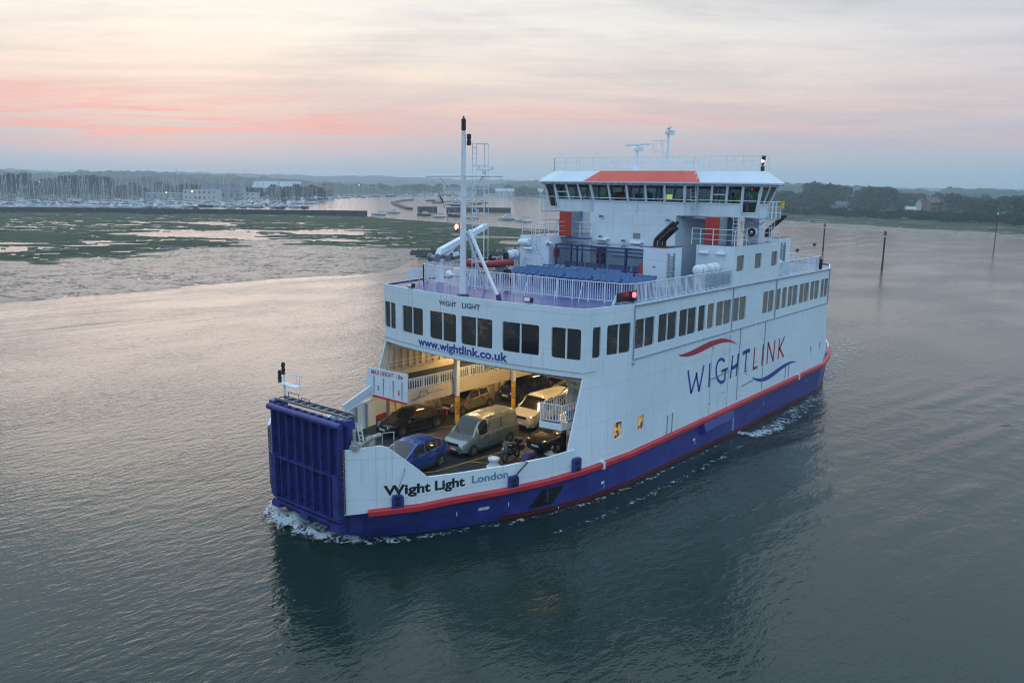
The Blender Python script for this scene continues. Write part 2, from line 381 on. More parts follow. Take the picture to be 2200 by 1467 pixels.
# handrail-like lip on port bulwark and inner stiffeners on the starboard one
for i in range(9):
    m = MB(); a = 19.2+i*.95; b = -(interp(UPP, a)-.2); m.box(a-.03, a+.03, b-.02, b+.16, 1.3, 2.8); m.build('bulwark_stiffener', GREYP, ferry)
m = MB(); m.bar((21.3, -6.62, 2.98), (18.4, -7.15, 3.75), .12, .5); m.bar((21.5, -6.4, 2.75), (18.6, -6.8, 3.5), .05, .05); m.build('side_gangway', WHITE2, ferry)
# ---- car deck
def deck_poly(P, z, inset=.1):
    R_ = [(a, hull_pt(a, z).y-inset, z) for a, b in P]; return R_+[(a, -b+inset, z) for a, b in P[::-1]]
m = MB(); A = deck_poly(UPA, 1.3, .05)
n = len(UPA)
for i in range(n-1): m.face([A[i], A[i+1], A[2*n-2-i], A[2*n-1-i]])
cardeck = m.build('car_deck', TARMAC, ferry)
m = MB()
def line(p, q, w=.09, z=1.304):
    p, q = Vector((p[0], p[1], z)), Vector((q[0], q[1], z)); d = (q-p).normalized(); s = Vector((-d.y, d.x, 0))*w/2; m.face([p-s, q-s, q+s, p+s])
line((20.6, -6.1), (15.2, -3.5)); line((15.2, -3.5), (-12, -3.4)); line((21.9, 1.42), (16, 1.95)); line((16, 1.95), (-12, 2.2)); line((19.6, 1.66), (19.0, 2.75)); line((26.5, -1.1), (21.9, 1.42)); line((26.5, -2.4), (20.6, -6.1)) if False else None
m.build('lane_marking', YELLOW, cardeck)
# ---- superstructure shell
def fa(b): return 18.4-.95*(b/7.35)**2
def front(u, v, d=0.): return Vector((fa(u)-d, u, v))
def chamf(u, v, d=0.):           # u = a from 17.45 down to 14
    k = (17.45-u)/3.45; return Vector((u-d*.18, 7.35+.65*k-d*.98, v))
def sidef(u, v, d=0.): return Vector((u, 8.-d, v if v > 1.9 else zrail(u)-.1))
def wall(mb, us, vs, holes, fn, depth=.09, r=.11):
    U = sorted(set([round(x, 4) for x in us]+[round(x, 4) for h in holes for x in h[:2]])); V = sorted(set([round(x, 4) for x in vs]+[round(x, 4) for h in holes for x in h[2:4]]))
    for i in range(len(U)-1):
        for j in range(len(V)-1):
            cu, cv = (U[i]+U[i+1])/2, (V[j]+V[j+1])/2
            if any(h[0] < cu < h[1] and h[2] < cv < h[3] for h in holes): continue
            mb.face([fn(U[i], V[j]), fn(U[i+1], V[j]), fn(U[i+1], V[j+1]), fn(U[i], V[j+1])])
    for h in holes:
        u0, u1, v0, v1 = h[:4]; C = []
        for (cx, cy, a0) in ((u0+r, v0+r, math.pi), (u1-r, v0+r, 1.5*math.pi), (u1-r, v1-r, 0), (u0+r, v1-r, .5*math.pi)):
            for k in range(4):
                a = a0+k*math.pi/6; C.append((cx+r*math.cos(a), cy+r*math.sin(a)))
        for q, (ku, kv) in enumerate(((u0, v0), (u1, v0), (u1, v1), (u0, v1))):
            mb.face([fn(ku, kv)]+[fn(*c) for c in C[q*4:q*4+4]][::-1])
        n = len(C)
        for k in range(n): mb.face([fn(*C[k]), fn(*C[(k+1) % n]), fn(*C[(k+1) % n], depth), fn(*C[k], depth)])
shell = MB()
def window(u0, u1, v0, v1, fn, mull=True, mat=GLASS, parent=None, depth=.085, frame=True):
    m = MB(); ns = max(1, int((u1-u0)/.6)); us = [u0-.02+(u1-u0+.04)*i/ns for i in range(ns+1)]
    for i in range(ns): m.face([fn(us[i], v0-.02, depth), fn(us[i+1], v0-.02, depth), fn(us[i+1], v1+.02, depth), fn(us[i], v1+.02, depth)])
    w_ = m.build('window', mat, parent or ferry)
    if mull:
        c = (u0+u1)/2; q = MB(); W = .035
        for (d0, d1, x0, x1) in ((depth-.06, depth-.06, c-W, c+W), (depth-.06, depth, c-W, c-W), (depth-.06, depth, c+W, c+W)):
            q.face([fn(x0, v0, d0), fn(x1, v0, d1), fn(x1, v1, d1), fn(x0, v1, d0)])
        q.build('mullion', WHITE2, w_)
    return w_
FW = [(-7.28, -6.03), (-5.25, -3.25), (-2.63, -.48), (-.10, 2.08), (2.72, 4.92), (5.6, 7.17)]
holes = [(a, b, 7.25, 8.8) for a, b in FW]
us = [-7.35+i*14.7/28 for i in range(29)]
wall(shell, us, [6.35, 6.62, 9.82], holes, front)
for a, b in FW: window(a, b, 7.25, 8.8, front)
CW = [(16.35, 16.9, 7.3, 8.86, False), (14.22, 15.91, 7.33, 8.87, True)]
wall(shell, [14, 15, 16, 17.45], [6.35, 9.82], [c[:4] for c in CW], chamf)
for c in CW: window(*c[:4], chamf, mull=c[4])
zb_ = lambda a: 7.40+.0095*(14-a)
zt_ = lambda a: 8.96+.0035*(14-a)
SW = [(11.93, 13.85, 1), (9.53, 11.5, 1), (7.27, 9.22, 1), (6.16, 7.0, 0), (5.05, 5.87, 0), (2.79, 4.75, 1), (.66, 2.5, 1), (-3.67, -1.92, 1), (-4.8, -4.1, 0), (-5.85, -5.05, 0), (-7.79, -6.09, 1), (-9.94, -8.15, 1), (-11.93, -10.21, 1), (-13.8, -12.3, 1)]
SH = [(a, b, zb_((a+b)/2), zt_((a+b)/2)) for a, b, _ in SW]
port_holes = [(12.6, 13.2, 2.87, 3.72)]
far_ports = [(-11.4, -11.15, 3.5, 4.1), (-13.2, -12.95, 3.6, 4.2)]
wall(shell, [-14, 14], [1.85, 2.8, 9.82], SH+port_holes+far_ports, sidef, r=.1)
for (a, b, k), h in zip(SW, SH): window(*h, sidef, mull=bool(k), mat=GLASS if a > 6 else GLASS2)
for h in port_holes: window(*h, sidef, mull=False, mat=AMBER).name = 'porthole'
for h in far_ports: window(*h, sidef, mull=False, mat=GLASS2).name = 'porthole'
# lower port plate ahead of a=14 with the raked front edge and one lit porthole
def aedge(z): return float(np.interp(z, [1.6, 2.93, 3.1, 3.46, 6.35], [18.6, 18.6, 18.55, 18.44, 17.45]))
def lowp(u, v, d=0.):
    a = 14+u*(aedge(v)-14); v = max(v, zrail(a)-.08); k = min(1, max(0, (v-zrail(a))/(6.35-zrail(a)))); bu = interp(UPA, a); bt = 8-.65*(a-14)/3.45; return Vector((a, bu+(bt-bu)*k-d, v))
wall(shell, [0, .25, .5, .75, .9, 1.0], [1.78, 2.93, 3.1, 3.46, 4.5, 5.5, 6.35], [(.145, .29, 2.86, 3.72)], lowp, r=.06)
window(.145, .29, 2.86, 3.72, lowp, mull=False, mat=AMBER, depth=.07).name = 'porthole'
# front edge thickness and inner skin of that plate
ev = [1.9, 2.93, 3.1, 3.46, 4.5, 5.5, 6.35]
shell.strip([lowp(1, z) for z in ev], [lowp(1, z, .1) for z in ev])
for k in range(5):
    u0, u1 = k/5, (k+1)/5
    for z0, z1 in zip(ev, ev[1:]): shell.face([lowp(u0, z0, .1), lowp(u1, z0, .1), lowp(u1, z1, .1), lowp(u0, z1, .1)])
# starboard: same outline without openings
def mir(p): return (p.x, -p.y, p.z)
for k in range(8):
    u0, u1 = k/8, (k+1)/8
    for z0, z1 in zip([1.78]+ev[1:], ev[1:]+[6.35]):
        if z1 > z0: shell.face([mir(lowp(u0, z0)), mir(lowp(u1, z0)), mir(lowp(u1, z1)), mir(lowp(u0, z1))])
        if z1 > z0: shell.face([mir(lowp(u0, z0, .1)), mir(lowp(u1, z0, .1)), mir(lowp(u1, z1, .1)), mir(lowp(u0, z1, .1))])
shell.strip([mir(lowp(1, z)) for z in ev], [mir(lowp(1, z, .1)) for z in ev])
shell.face([(14, -8, 6.35), (17.45, -7.35, 6.35), (17.45, -7.35, 9.82), (14, -8, 9.82)])
shell.face([(-14, -8, 1.85), (14, -8, 1.85), (14, -8, 9.82), (-14, -8, 9.82)])
# aft end (mirrored outline)
for s_ in (1, -1): shell.face([(-14, 8*s_, 6.35), (-17.45, 6.76*s_, 6.35), (-17.45, 6.76*s_, 9.82), (-14, 8*s_, 9.82)]); shell.face([(-14, 7.98*s_, 2.2), (-18.4, 6.65*s_, 2.4), (-17.45, 6.76*s_, 6.35), (-14, 8*s_, 6.35)])
for i in range(28):
    p, q = front(us[i], 0), front(us[i+1], 0); shell.face([(-p.x, p.y*.92, 6.35), (-q.x, q.y*.92, 6.35), (-q.x, q.y*.92, 9.82), (-p.x, p.y*.92, 9.82)])
# parapet top and inside
OUT = [(fa(b), b) for b in us]+[(14, 8), (-14, 8)]+[(-fa(b), b*.92) for b in us[::-1]]+[(-14, -8), (14, -8)]
def inset(P, d): return [(a*(1-d/18), b*(1-d/8)) for a, b in P]
IN = inset(OUT, .09); n = len(OUT)
for i in range(n):
    j = (i+1) % n; shell.face([(*OUT[i], 9.82), (*OUT[j], 9.82), (*IN[j], 9.82), (*IN[i], 9.82)])
shell_o = shell.build('superstructure', WHITE, ferry, weld=True)
m = MB()
for i in range(n):
    j = (i+1) % n; m.face([(*IN[i], 9.82), (*IN[j], 9.82), (*IN[j], 9.70), (*IN[i], 9.70)])
m.build('parapet_trim', RAILB, ferry)
m = MB(); m.face([(*p, 9.74) for p in IN]); m.build('upper_deck', DECKB, ferry)
m = MB(); m.face([(a, b, 6.3) for a, b in inset(OUT, .05)]); deckhead = m.build('deckhead', CREAM, ferry)
# seam ledges and pipes
m = MB()
for i in range(28): m.bar(front(us[i], 6.62)+Vector((.01, 0, 0)), front(us[i+1], 6.62)+Vector((.01, 0, 0)), .03, .035)
m.bar(chamf(17.45, 6.62), chamf(16.6, 6.62), .03, .035)
m.tube([(13.97, 8.03, 9.7), (13.97, 8.03, 6.86)], .045, 6); m.tube([(13.97, 8.03, 6.9), (-13.95, 8.03, 7.14)], .045, 6)
m.tube([(13.97, 8.04, 9.72), (-13.9, 8.04, 9.74)], .06, 6); m.tube([(2.6, 8.03, 9.7), (2.6, 8.03, 7.0)], .035, 6)
m.tube([(-3.95, 8.03, 9.7), (-3.95, 8.03, 7.05)], .04, 6); m.tube([(-13.9, 8.03, 9.74), (-13.9, 8.03, 7.14)], .04, 6)
m.tube([(1.2, 8.02, 6.95), (1.22, 8.02, 2.3)], .03, 6); m.tube([(-2.6, 8.02, 6.98), (-2.6, 8.02, 2.4)], .025, 6)
m.tube([(13.97, 8.03, 6.75), (13.97, 8.1, 6.66)], .07, 6)
m.build('drain_pipe', GREYP, ferry)
# weld seams, door panel and small fittings on the port side
m = MB()
for a, z0, z1 in ((10.05, 2.0, 3.1), (9.5, 2.0, 3.15), (-6.6, 2.4, 3.4), (-7.2, 2.4, 3.5)): m.box(a-.02, a+.02, 8.0, 8.03, z0, z1)
m.bar((5.0, 8.02, 4.30), (2.55, 8.02, 4.42), .04, .05); m.bar((.55, 8.02, 3.1), (-1.3, 8.02, 3.25), .04, .05)
for a, z in ((5.0, 2.75), (3.2, 3.15), (-.05, 3.8), (-.05, 4.2), (-.05, 4.0), (3.2, 5.6), (4.8, 6.2), (-1.5, 4.4)): m.box(a-.12, a+.08, 8.0, 8.03, z, z+.04)
m.build('side_fitting', STEEL, ferry)
m = MB()
for (a0, a1, z0, z1) in ((2.6, 5.0, 2.2, 6.7),):
    for p, q in (((a0, z0), (a0, z1)), ((a1, z0), (a1, z1)), ((a1, z1), (a0, z1))): m.bar((p[0], 8.006, p[1]), (q[0], 8.006, q[1]), .025, .018)
m.build('shell_door_seam', GREYP, ferry)
m = MB(); m.prism([(6.4, 8.0, 1.82), (5.0, 8.0, 1.2), (4.3, 8.35, 1.3), (4.5, 8.35, 1.8)], (.01, 0, 0)) if False else None
m.prism([(5.9, 7.98, .95), (5.9, 8.35, 1.25), (5.9, 8.2, 1.75), (5.9, 7.98, 1.75)], (-3.9, 0, .08)); m.build('fender_step', BLUE, ferry)
# ---- lettering
S8 = lambda u, v: (-u, 8.006, v)
SGN = lambda u, v: tuple(hull_pt(-u, min(v, 9))*1.0+Vector((.006, .008, 0)))
lettering('Wight Light', -27.55, -24.2, lambda u: 2.29-.01*(u+27.5), SGN, BLACK, ferry, bold=.034, cap=.44)
lettering('London', -23.88, -22.15, 2.31, SGN, LETG, ferry, bold=.026, cap=.36)
FR = lambda u, v: (fa(u)+.008, u, v)
lettering('www.wightlink.co.uk', -3.7, 3.08, 6.70, FR, LETB, ferry, bold=.034, cap=.47)
lettering('WIGHT', -1.83, -.45, 9.21, FR, LETN, ferry, cap=.26, bold=.02); lettering('LIGHT', -.03, 1.26, 9.23, FR, LETN, ferry, cap=.28, bold=.02)
def sp(x, y):
    """point on the port side plane from the survey drawing (crop scale 3.334, origin 1200,560)"""
    r = ray(1200+x/3.334, 560+y/3.334); t = (8.-CP[1])/r[1]; p = CP+r*t; return (p[0], p[2])
def stroke(mb, pts, w0, w1=None):
    P = [Vector((sp(*p)[0], sp(*p)[1])) for p in pts]; n = len(P); L = []; Rr = []
    for i, p in enumerate(P):
        d = (P[min(i+1, n-1)]-P[max(i-1, 0)]).normalized(); s = Vector((-d.y, d.x)); k = i/(n-1)
        w_ = w0(k) if callable(w0) else w0; L.append(p+s*w_/2); Rr.append(p-s*w_/2)
    for i in range(n-1): mb.face([(q.x, 8.006, q.y) for q in (L[i], L[i+1], Rr[i+1], Rr[i])])
def arc(c, rx, ry, a0, a1, n=14): return [(c[0]+rx*math.cos(math.radians(a0+(a1-a0)*i/n)), c[1]-ry*math.sin(math.radians(a0+(a1-a0)*i/n))) for i in range(n+1)]
W1 = .24
letters = [('W', LETB, [[(927, 785), (949, 950)], [(949, 950), (991, 805)], [(985, 800), (1006, 935)], [(1005, 935), (1041, 748)]]),
           ('I', LETB, [[(1084, 733), (1076, 908)]]),
           ('G', LETB, [arc((1166, 788), 38, 84, 52, 318), [(1196, 778), (1190, 850)], [(1166, 792), (1212, 772)]]),
           ('H', LETB, [[(1248, 678), (1230, 842)], [(1288, 662), (1272, 826)], [(1238, 770), (1262, 760), (1282, 738)]]),
           ('T', LETB, [[(1318, 666), (1345, 648), (1372, 641)], [(1347, 650), (1334, 802)]]),
           ('L', LETR, [[(1406, 620), (1394, 776)], [(1392, 776), (1424, 760)]]),
           ('I', LETR, [[(1467, 597), (1455, 751)]]),
           ('N', LETR, [[(1502, 582), (1492, 738)], [(1503, 586), (1536, 718)], [(1550, 568), (1536, 720)]]),
           ('K', LETR, [[(1583, 556), (1572, 705)], [(1619, 543), (1578, 640)], [(1583, 628), (1612, 690)]])]
for nm, mt, ss in letters:
    b = MB()
    for i, s_ in enumerate(ss): stroke(b, s_, .20 if len(s_) > 3 else (.27 if (nm == 'T' and i == 0) or (nm == 'H' and i == 2) else .19))
    o = b.build('letter', mt, ferry)
def bez(p0, p1, p2, p3, n=24): return [tuple(((1-t)**3*p0[k]+3*(1-t)**2*t*p1[k]+3*(1-t)*t*t*p2[k]+t**3*p3[k]) for k in (0, 1)) for t in [i/n for i in range(n+1)]]
b = MB(); stroke(b, bez((858, 676), (985, 700), (1140, 500), (1280, 600)), lambda k: .02+.42*math.sin(math.pi*min(1, k*1.02))**.8*(1-.25*k)); b.build('swoosh', LETR, ferry)
b = MB(); stroke(b, bez((1384, 832), (1490, 920), (1590, 715), (1708, 722)), lambda k: .02+.36*math.sin(math.pi*min(1, k*1.0))**.8*(1-.2*k)); b.build('swoosh', LETB, ferry)
# draught marks and thruster mark
m = MB()
for (a, z) in ((15.9, .55), (6.5, .75), (-3.3, 1.3), (-11.2, 1.6), (24.3, .9), (21.9, .95), (19.0, .1)):
    q = hull_pt(a, z); m.box(a-.02, a+.02, q.y, q.y+.012, z-.2, z); m.box(a-.0, a+.28, q.y, q.y+.01, z+.08, z+.2) if a < 18 and a > -5 else None
for k in range(6): q = hull_pt(1.35, .35+k*.17); m.box(1.3, 1.42, q.y, q.y+.012, .33+k*.17, .41+k*.17)
q = Vector((23.05, 0, .82)); 
for a0 in (35, 145, 215, 325):
    t = math.radians(a0); c = (23.05+.15*math.cos(t), .84+.07*math.sin(t)); P = []
    for i in range(8):
        s_ = 2*math.pi*i/8; hp_ = hull_pt(c[0]+.15*math.cos(s_), c[1]+.05*math.sin(s_)); P.append(hp_+Vector((.008, .012, 0)))
    m.face(P)
m.build('draught_mark', WHITE2, ferry)
# fender posts and anchor recess
for a, z0, z1 in ((27.05, 1.62, 2.28), (21.92, 1.66, 2.36), (18.2, 1.66, 2.53)):
    m = MB(); o = outn(UPA, a); t = Vector((o.y, -o.x, 0)); c = Vector((a, interp(UPA, a), 0))
    P = [c+t*sx*.26+o*.17+Vector((0, 0, z)) for sx, z in ((-1, z0), (1, z0), (1, z1-.1), (.75, z1), (-.75, z1), (-1, z1-.1))]
    m.prism([p-o*.2 for p in P], o*.2); f_ = m.build('bollard_housing', BLUE, ferry)
    m = MB()
    for sz in (.25, .6):
        zc = z0+(z1-z0)*sz; m.prism([c+t*.12*sx+o*.172+Vector((0, 0, zc+dz)) for sx, dz in ((-1, 0), (1, 0), (1, .18), (-1, .18))], o*.006)
    m.build('housing_slot', BLACK, f_)
m = MB(); RC = lambda s, t: hull_pt(*[(1-s)*((1-t)*A_[0][k]+t*A_[1][k])+s*((1-t)*A_[3][k]+t*A_[2][k]) for A_ in [((20.15, 1.30), (20.7, .36), (19.45, .34), (18.85, 1.2))] for k in (0, 1)])+Vector((.008, .014, 0))
for i in range(6):
    for j in range(6): m.face([RC(i/6, j/6), RC((i+1)/6, j/6), RC((i+1)/6, (j+1)/6), RC(i/6, (j+1)/6)])
ar = m.build('anchor_recess', BLACK, ferry)
m = MB(); c = hull_pt(19.9, .8)+Vector((.02, .03, 0)); m.tube([c+Vector((0, .0, .3)), c+Vector((0, .03, -.2))], .05, 8); m.tube([c+Vector((.2, .02, -.02)), c+Vector((0, .06, -.25)), c+Vector((-.2, .02, -.02))], [.02, .07, .02], 8); m.build('anchor', EXH, ar)
# mooring rope over the bulwark
m = MB(); m.tube([(21.5, 6.5, 2.95), (21.2, 6.95, 2.9), (21.75, 6.82, 2.5), (22.1, 6.75, 2.15)], .035, 6); m.tube([(26.6, 4.4, 3.75), (26.9, 4.55, 3.2), (27.15, 4.42, 2.5), (27.3, 4.35, 2.0)], .012, 5); m.build('mooring_rope', BLACK, ferry)
# ---- bow ramp
def ribramp(end):
    m = MB(); X = 28.72; s = end
    def bx(x0, x1, y0, y1, z0, z1): m.box(s*x0, s*x1, y0, y1, z0, z1)
    bx(X-.06, X, -2.3, 2.7, .95, 5.45)
    for i in range(9):
        y = -2.25+i*(4.9/8); wd = .07 if i in (0, 8) else .05; bx(X, X+.24, y-wd/2, y+wd/2, 1.15, 5.3)
    for z in (1.05, 3.05): bx(X, X+.26, -2.3, 2.7, z, z+.09)
    bx(X, X+.3, -2.3, 2.7, .85, .95)
    for y in (-2.12, 2.52): bx(X, X+.34, y-.2, y+.2, 1.2, 3.2)
    for y in (-2.0, .2, 2.4): bx(X-.05, X+.35, y-.3, y+.3, .62, .88)
    bx(X-.75, X-.0, -2.4, -2.32, 4.9, 5.62); bx(X-.75, X, 2.52, 2.6, 4.9, 5.62)
    for i in range(9): y = -2.3+i*.575; bx(X-.1, X+.2, y-.02, y+.02, 5.3, 5.62)
    m.face([(s*(X-.1), -2.55, 5.60), (s*(X-.1), 2.55, 5.60), (s*(X+.1), 2.55, 5.3), (s*(X+.1), -2.55, 5.3)])
    return m.build('bow_ramp' if end == 1 else 'stern_ramp', RAMPB, ferry)
ramp = ribramp(1); ribramp(-1)
m = MB(); m.tube([(28.98, -2.4, 5.46), (28.98, 2.9, 5.46)], .15, 12); m.build('ramp_tube', RAMPB, ramp, smooth=True, angle=40)
m = MB()
for x in (28.55, 28.02): m.bar((x, -2.5, 5.72), (x, 2.7, 5.78), .06, .1)
for i in range(10): y = -2.4+i*.56; m.bar((28.55, y, 5.74), (28.02, y, 5.74), .07, .05)
m.bar((28.02, -2.5, 5.60), (28.02, 2.7, 5.66), .05, .28)
m.build('ramp_ladder_frame', STEEL, ramp)
m = MB(); m.tube([(28.2, -1.9, 5.8), (28.2, -1.9, 6.05), (28.2, -1.1, 6.05), (28.2, -1.1, 5.8)], .02, 5); m.tube([(28.2, -.9, 5.8), (28.2, -.9, 5.95), (28.2, -.3, 5.95), (28.2, -.3, 5.8)], .02, 5); m.build('grab_rail', RAMPB, ramp)
for y in (-2.5, 2.75): m = MB(); m.box(28.2, 28.6, y-.16, y+.16, 1.2, 5.5); m.box(28.3, 28.75, y-.18, y+.18, 5.46, 5.66); m.build('ramp_post', RAMPB, ferry)
for y in (2.9, -2.62):
    m = MB()
    for k in range(20):
        c = Vector((28.86, y, 4.35-k*.145)); r1, r2 = (.055, .09); pts = [c+(Vector((0, r1*math.cos(t), r2*math.sin(t))) if k % 2 else Vector((r1*math.cos(t), 0, r2*math.sin(t)))) for t in [i*math.pi/4 for i in range(9)]]
        m.tube(pts, .022, 5, cap=False)
    m.build('ramp_chain', pm('rusty_chain', (.07, .035, .03), .7, var=.4, vs=9), ferry)
m = MB()
for y in (-.0, .28): m.tube([(28.15, 2.95+y, 5.5), (28.05, 3.05+y, 4.55)], .03, 6)
for k in range(5): m.tube([(28.14-k*.02, 2.97+k*.02, 5.35-k*.19), (28.14-k*.02, 3.25+k*.02, 5.35-k*.19)], .02, 5)
m.build('ladder', WHITE2, ferry)
m = MB(); m.tube([(28.5, 3.0, 4.7), (28.1, 3.3, 4.62), (27.9, 3.7, 4.95), (27.5, 3.75, 5.0)], .09, 8); m.lathe((27.75, 3.35, 4.45), [(.22, 0), (.24, .12), (.2, .38), (.08, .45)], 10)
m.tube([(28.45, 3.15, 4.45), (28.45, 3.15, 5.3)], .07, 8); m.box(28.2, 28.6, 3.0, 3.35, 4.4, 4.62); m.tube([(27.35, 3.7, 4.5), (27.35, 3.7, 5.02), (26.9, 3.95, 5.02), (26.9, 3.95, 4.0)], .03, 6)
m.build('ramp_winch', pm('weathered_grey', (.33, .33, .30), .6, var=.35, vs=5), ferry)
# signal post on the ramp
sg = MB(); sg.tube([(28.0, -2.5, 5.6), (28.0, -2.5, 6.75)], .05, 8); sigp = sg.build('signal_post', WHITE2, ferry)
m = MB()
for (y, z0) in ((-2.55, 6.78), (-2.86, 6.35)):
    m.lathe((28.0, y, z0), [(.09, 0), (.1, .05), (.07, .08), (.09, .12), (.09, .28), (.06, .31), (.09, .35), (.09, .52), (.05, .58)], 10)
m.build('signal_lamp', BLACK, sigp)
m = MB()
for z in (6.35, 6.88):
    pts = [Vector((28.0+.0, -2.5, z))]+[Vector((28.0-.28*math.sin(t)*1.2, -2.05-.45*math.cos(t)+.32, z)) for t in [i*math.pi/6 for i in range(0, 7)]]+[Vector((28.0-.0, -1.3, z)), Vector((28, -2.5, z))]
    m.tube(pts, .018, 5)
for y, x in ((-1.3, 28), (-1.5, 27.75), (-2.0, 27.68)): m.tube([(x, y, 6.35), (x, y, 6.88)], .015, 5)
m.bar((28, -2.9, 6.33), (28, -1.3, 6.33), .3, .03); m.build('lamp_cage', WHITE2, sigp)
# ---- inside the car deck
m = MB(); m.box(-13.6, 14.7, 4.4, 7.6, 1.3, 6.3); cas = m.build('side_casing', CREAM, ferry)
m = MB(); m.box(14.7, 14.74, 4.55, 5.0, 4.55, 4.95); m.box(14.7, 14.74, 4.55, 4.95, 5.15, 5.3); m.box(14.7, 14.74, 5.35, 5.55, 4.6, 5.5); m.build('notice_board', GREYP, cas)
m = MB(); m.lathe((14.72, 4.75, 2.75), [(.0, 0), (.2, .0), (.2, .06), (.0, .06)], 16, 'x'); m.box(14.7, 14.9, 4.6, 4.95, 1.9, 2.3); m.build('wall_equipment', ORANGE, cas)
m = MB(); m.box(-13.6, 17.2, -7.62, -7.45, 1.3, 6.3)
for i in range(40):
    a = 17.1-i*.55; m.box(a-.1, a+.1, -7.46, -7.3, 1.3, 6.3)
m.build('side_bulkhead', CREAM, ferry)
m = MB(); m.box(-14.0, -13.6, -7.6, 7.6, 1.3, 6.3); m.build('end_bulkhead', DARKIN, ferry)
m = MB()
for i in range(16): a = 17.0-i*1.9; m.box(a-.06, a+.06, -7.4, 4.4 if a < 14 else 7.0, 6.0, 6.3)
m.build('deck_beam', CREAM, deckhead)
# mezzanine car deck
m = MB(); m.box(-13, 18.8, -7.25, -4.02, 3.95, 4.12); mez = m.build('mezzanine_deck', TARMAC, ferry)
m = MB(); m.box(-13, 18.85, -4.02, -3.92, 3.18, 4.02); m.box(-13, 18.85, -7.3, -7.2, 3.3, 4.5); m.prism([(18.3, -7.19, 4.2), (12, -7.19, 4.13), (12, -7.19, 4.5), (18.3, -7.19, 4.42)], (0, .3, 0)); m.build('side_girder', pm('cream_girder', (.55, .50, .40), .45, var=.1, vs=.8, streak=((.3, .22, .12), .4)), mez)
m = MB()
m.tube([(18.85, -3.96, 4.68), (-13, -3.96, 4.68)], .035, 6); m.tube([(18.85, -3.96, 4.08), (-13, -3.96, 4.08)], .025, 5); m.tube([(18.85, -3.96, 4.56), (3, -3.96, 4.56)], .02, 5)
for i in range(150): a = 18.8-i*.19; m.box(a-.015, a+.015, -3.98, -3.94, 4.02, 4.66)
for i in range(20): a = 18.8-i*1.3; m.box(a-.035, a+.035, -4.0, -3.92, 4.0, 4.7)
for z in (4.75, 4.98): m.tube([(18.6, -7.25, z), (-10, -7.25, z)], .02, 5)
for i in range(16): a = 18.5-i*1.2; m.box(a-.02, a+.02, -7.27, -7.23, 4.4, 5.0)
m.build('guard_rail', WHITE2, mez)
fp = MB()
def fpp(y, z): return Vector((18.9+(z-3.35)*-.03, y, z))
fp.prism([fpp(-7.62, 3.36), fpp(-3.86, 3.36), fpp(-3.9, 5.04), fpp(-7.3, 4.95)], (-.08, 0, 0)); frp = fp.build('flap', WHITE, mez)
m = MB(); m.box(18.92, 19.0, -7.65, -3.85, 3.27, 3.37); m.build('flap_edge', RED, frp)
m = MB()
for y in (-6.75, -5.9, -5.05, -4.3): m.box(18.88, 18.93, y-.02, y+.02, 3.45, 4.5)
m.build('flap_rib', GREYP, frp)
FL = lambda u, v: (18.9+(v-3.35)*-.03+.004, u, v)
lettering('MAX HEIGHT 1.8m', -7.0, -4.25, lambda u: 4.60+(u+7)*.02, FL, LETR, frp, cap=.27, bold=.02)
m = MB()
for y in (-6.35, -4.55): m.box(18.9, 18.925, y-.04, y+.02, 3.7, 3.98)
m.build('arrow_mark', LETR, frp)
lettering('SWL 11.20 TNS', -17.2, -16.0, 3.58, lambda u, v: (-u, -3.914, v), BLACK, mez, cap=.12)
m = MB(); m.tube([(18.4, -3.8, 3.45), (18.0, -3.8, 3.6), (17.9, -3.8, 3.9), (17.4, -3.8, 3.9), (17.3, -3.8, 3.6)], .04, 6); m.tube([(18.6, -3.83, 3.5), (17.4, -3.83, 3.55)], .03, 6); m.build('latch_gear', STEEL, mez)
for a in (14.92, 9.6, 4.1, -1.5):
    m = MB(); m.mat(WHITE2); m.bar((a, -3.72, 3.1), (a, -3.72, 6.3), .16, .26); m.bar((a, -3.9, 3.1), (a, -3.9, 6.3), .08, .1); m.mat(YELPOST); m.bar((a, -3.72, 1.3), (a, -3.72, 3.1), .2, .2)
    p = m.build('pillar', None, ferry); m = MB()
    for k in range(6): m.box(a-.105, a+.105, -3.825, -3.615, 1.95+k*.14, 2.0+k*.14)
    m.build('pillar_stripe', BLACK, p)
# inner balcony by the port opening
m = MB(); m.prism([(14.72, 5.12, 3.6), (18.14, 5.16, 3.6), (17.93, 6.44, 3.6), (16.0, 6.65, 3.6), (14.72, 6.7, 3.6)], (0, 0, .33)); bal = m.build('balcony', WHITE, ferry)
m = MB(); m.face([(14.74, 5.15, 3.935), (18.1, 5.19, 3.935), (17.9, 6.41, 3.935), (16.0, 6.62, 3.935), (14.74, 6.67, 3.935)]); m.build('balcony_floor', DECKB, bal)
def fence(mb, pts, z0, h, sp_=.13, rb=.012, rt=.025, posts=1.1, mid=None, low=.12):
    P = [Vector((p[0], p[1], z0)) for p in pts]
    for si, (p, q) in enumerate(zip(P, P[1:])):
        L = (q-p).length; d = (q-p)/L; nb_ = max(1, int(L/sp_))
        mb.tube([p+Vector((0, 0, h)), q+Vector((0, 0, h))], rt, 6); 
        if mid is None:
            mb.tube([p+Vector((0, 0, low)), q+Vector((0, 0, low))], rt*.8, 5)
            for i in range(1, nb_): c = p+d*L*i/nb_; mb.bar(c+Vector((0, 0, low)), c+Vector((0, 0, h)), rb*2, rb*2)
        else:
            for k in mid: mb.tube([p+Vector((0, 0, k*h)), q+Vector((0, 0, k*h))], rt*.7, 5)
        npst = max(1, round(L/posts))
        for i in range(1 if si else 0, npst+1): c = p+d*L*i/npst; mb.bar(c, c+Vector((0, 0, h+.003)), rt*2.1, rt*2.1)
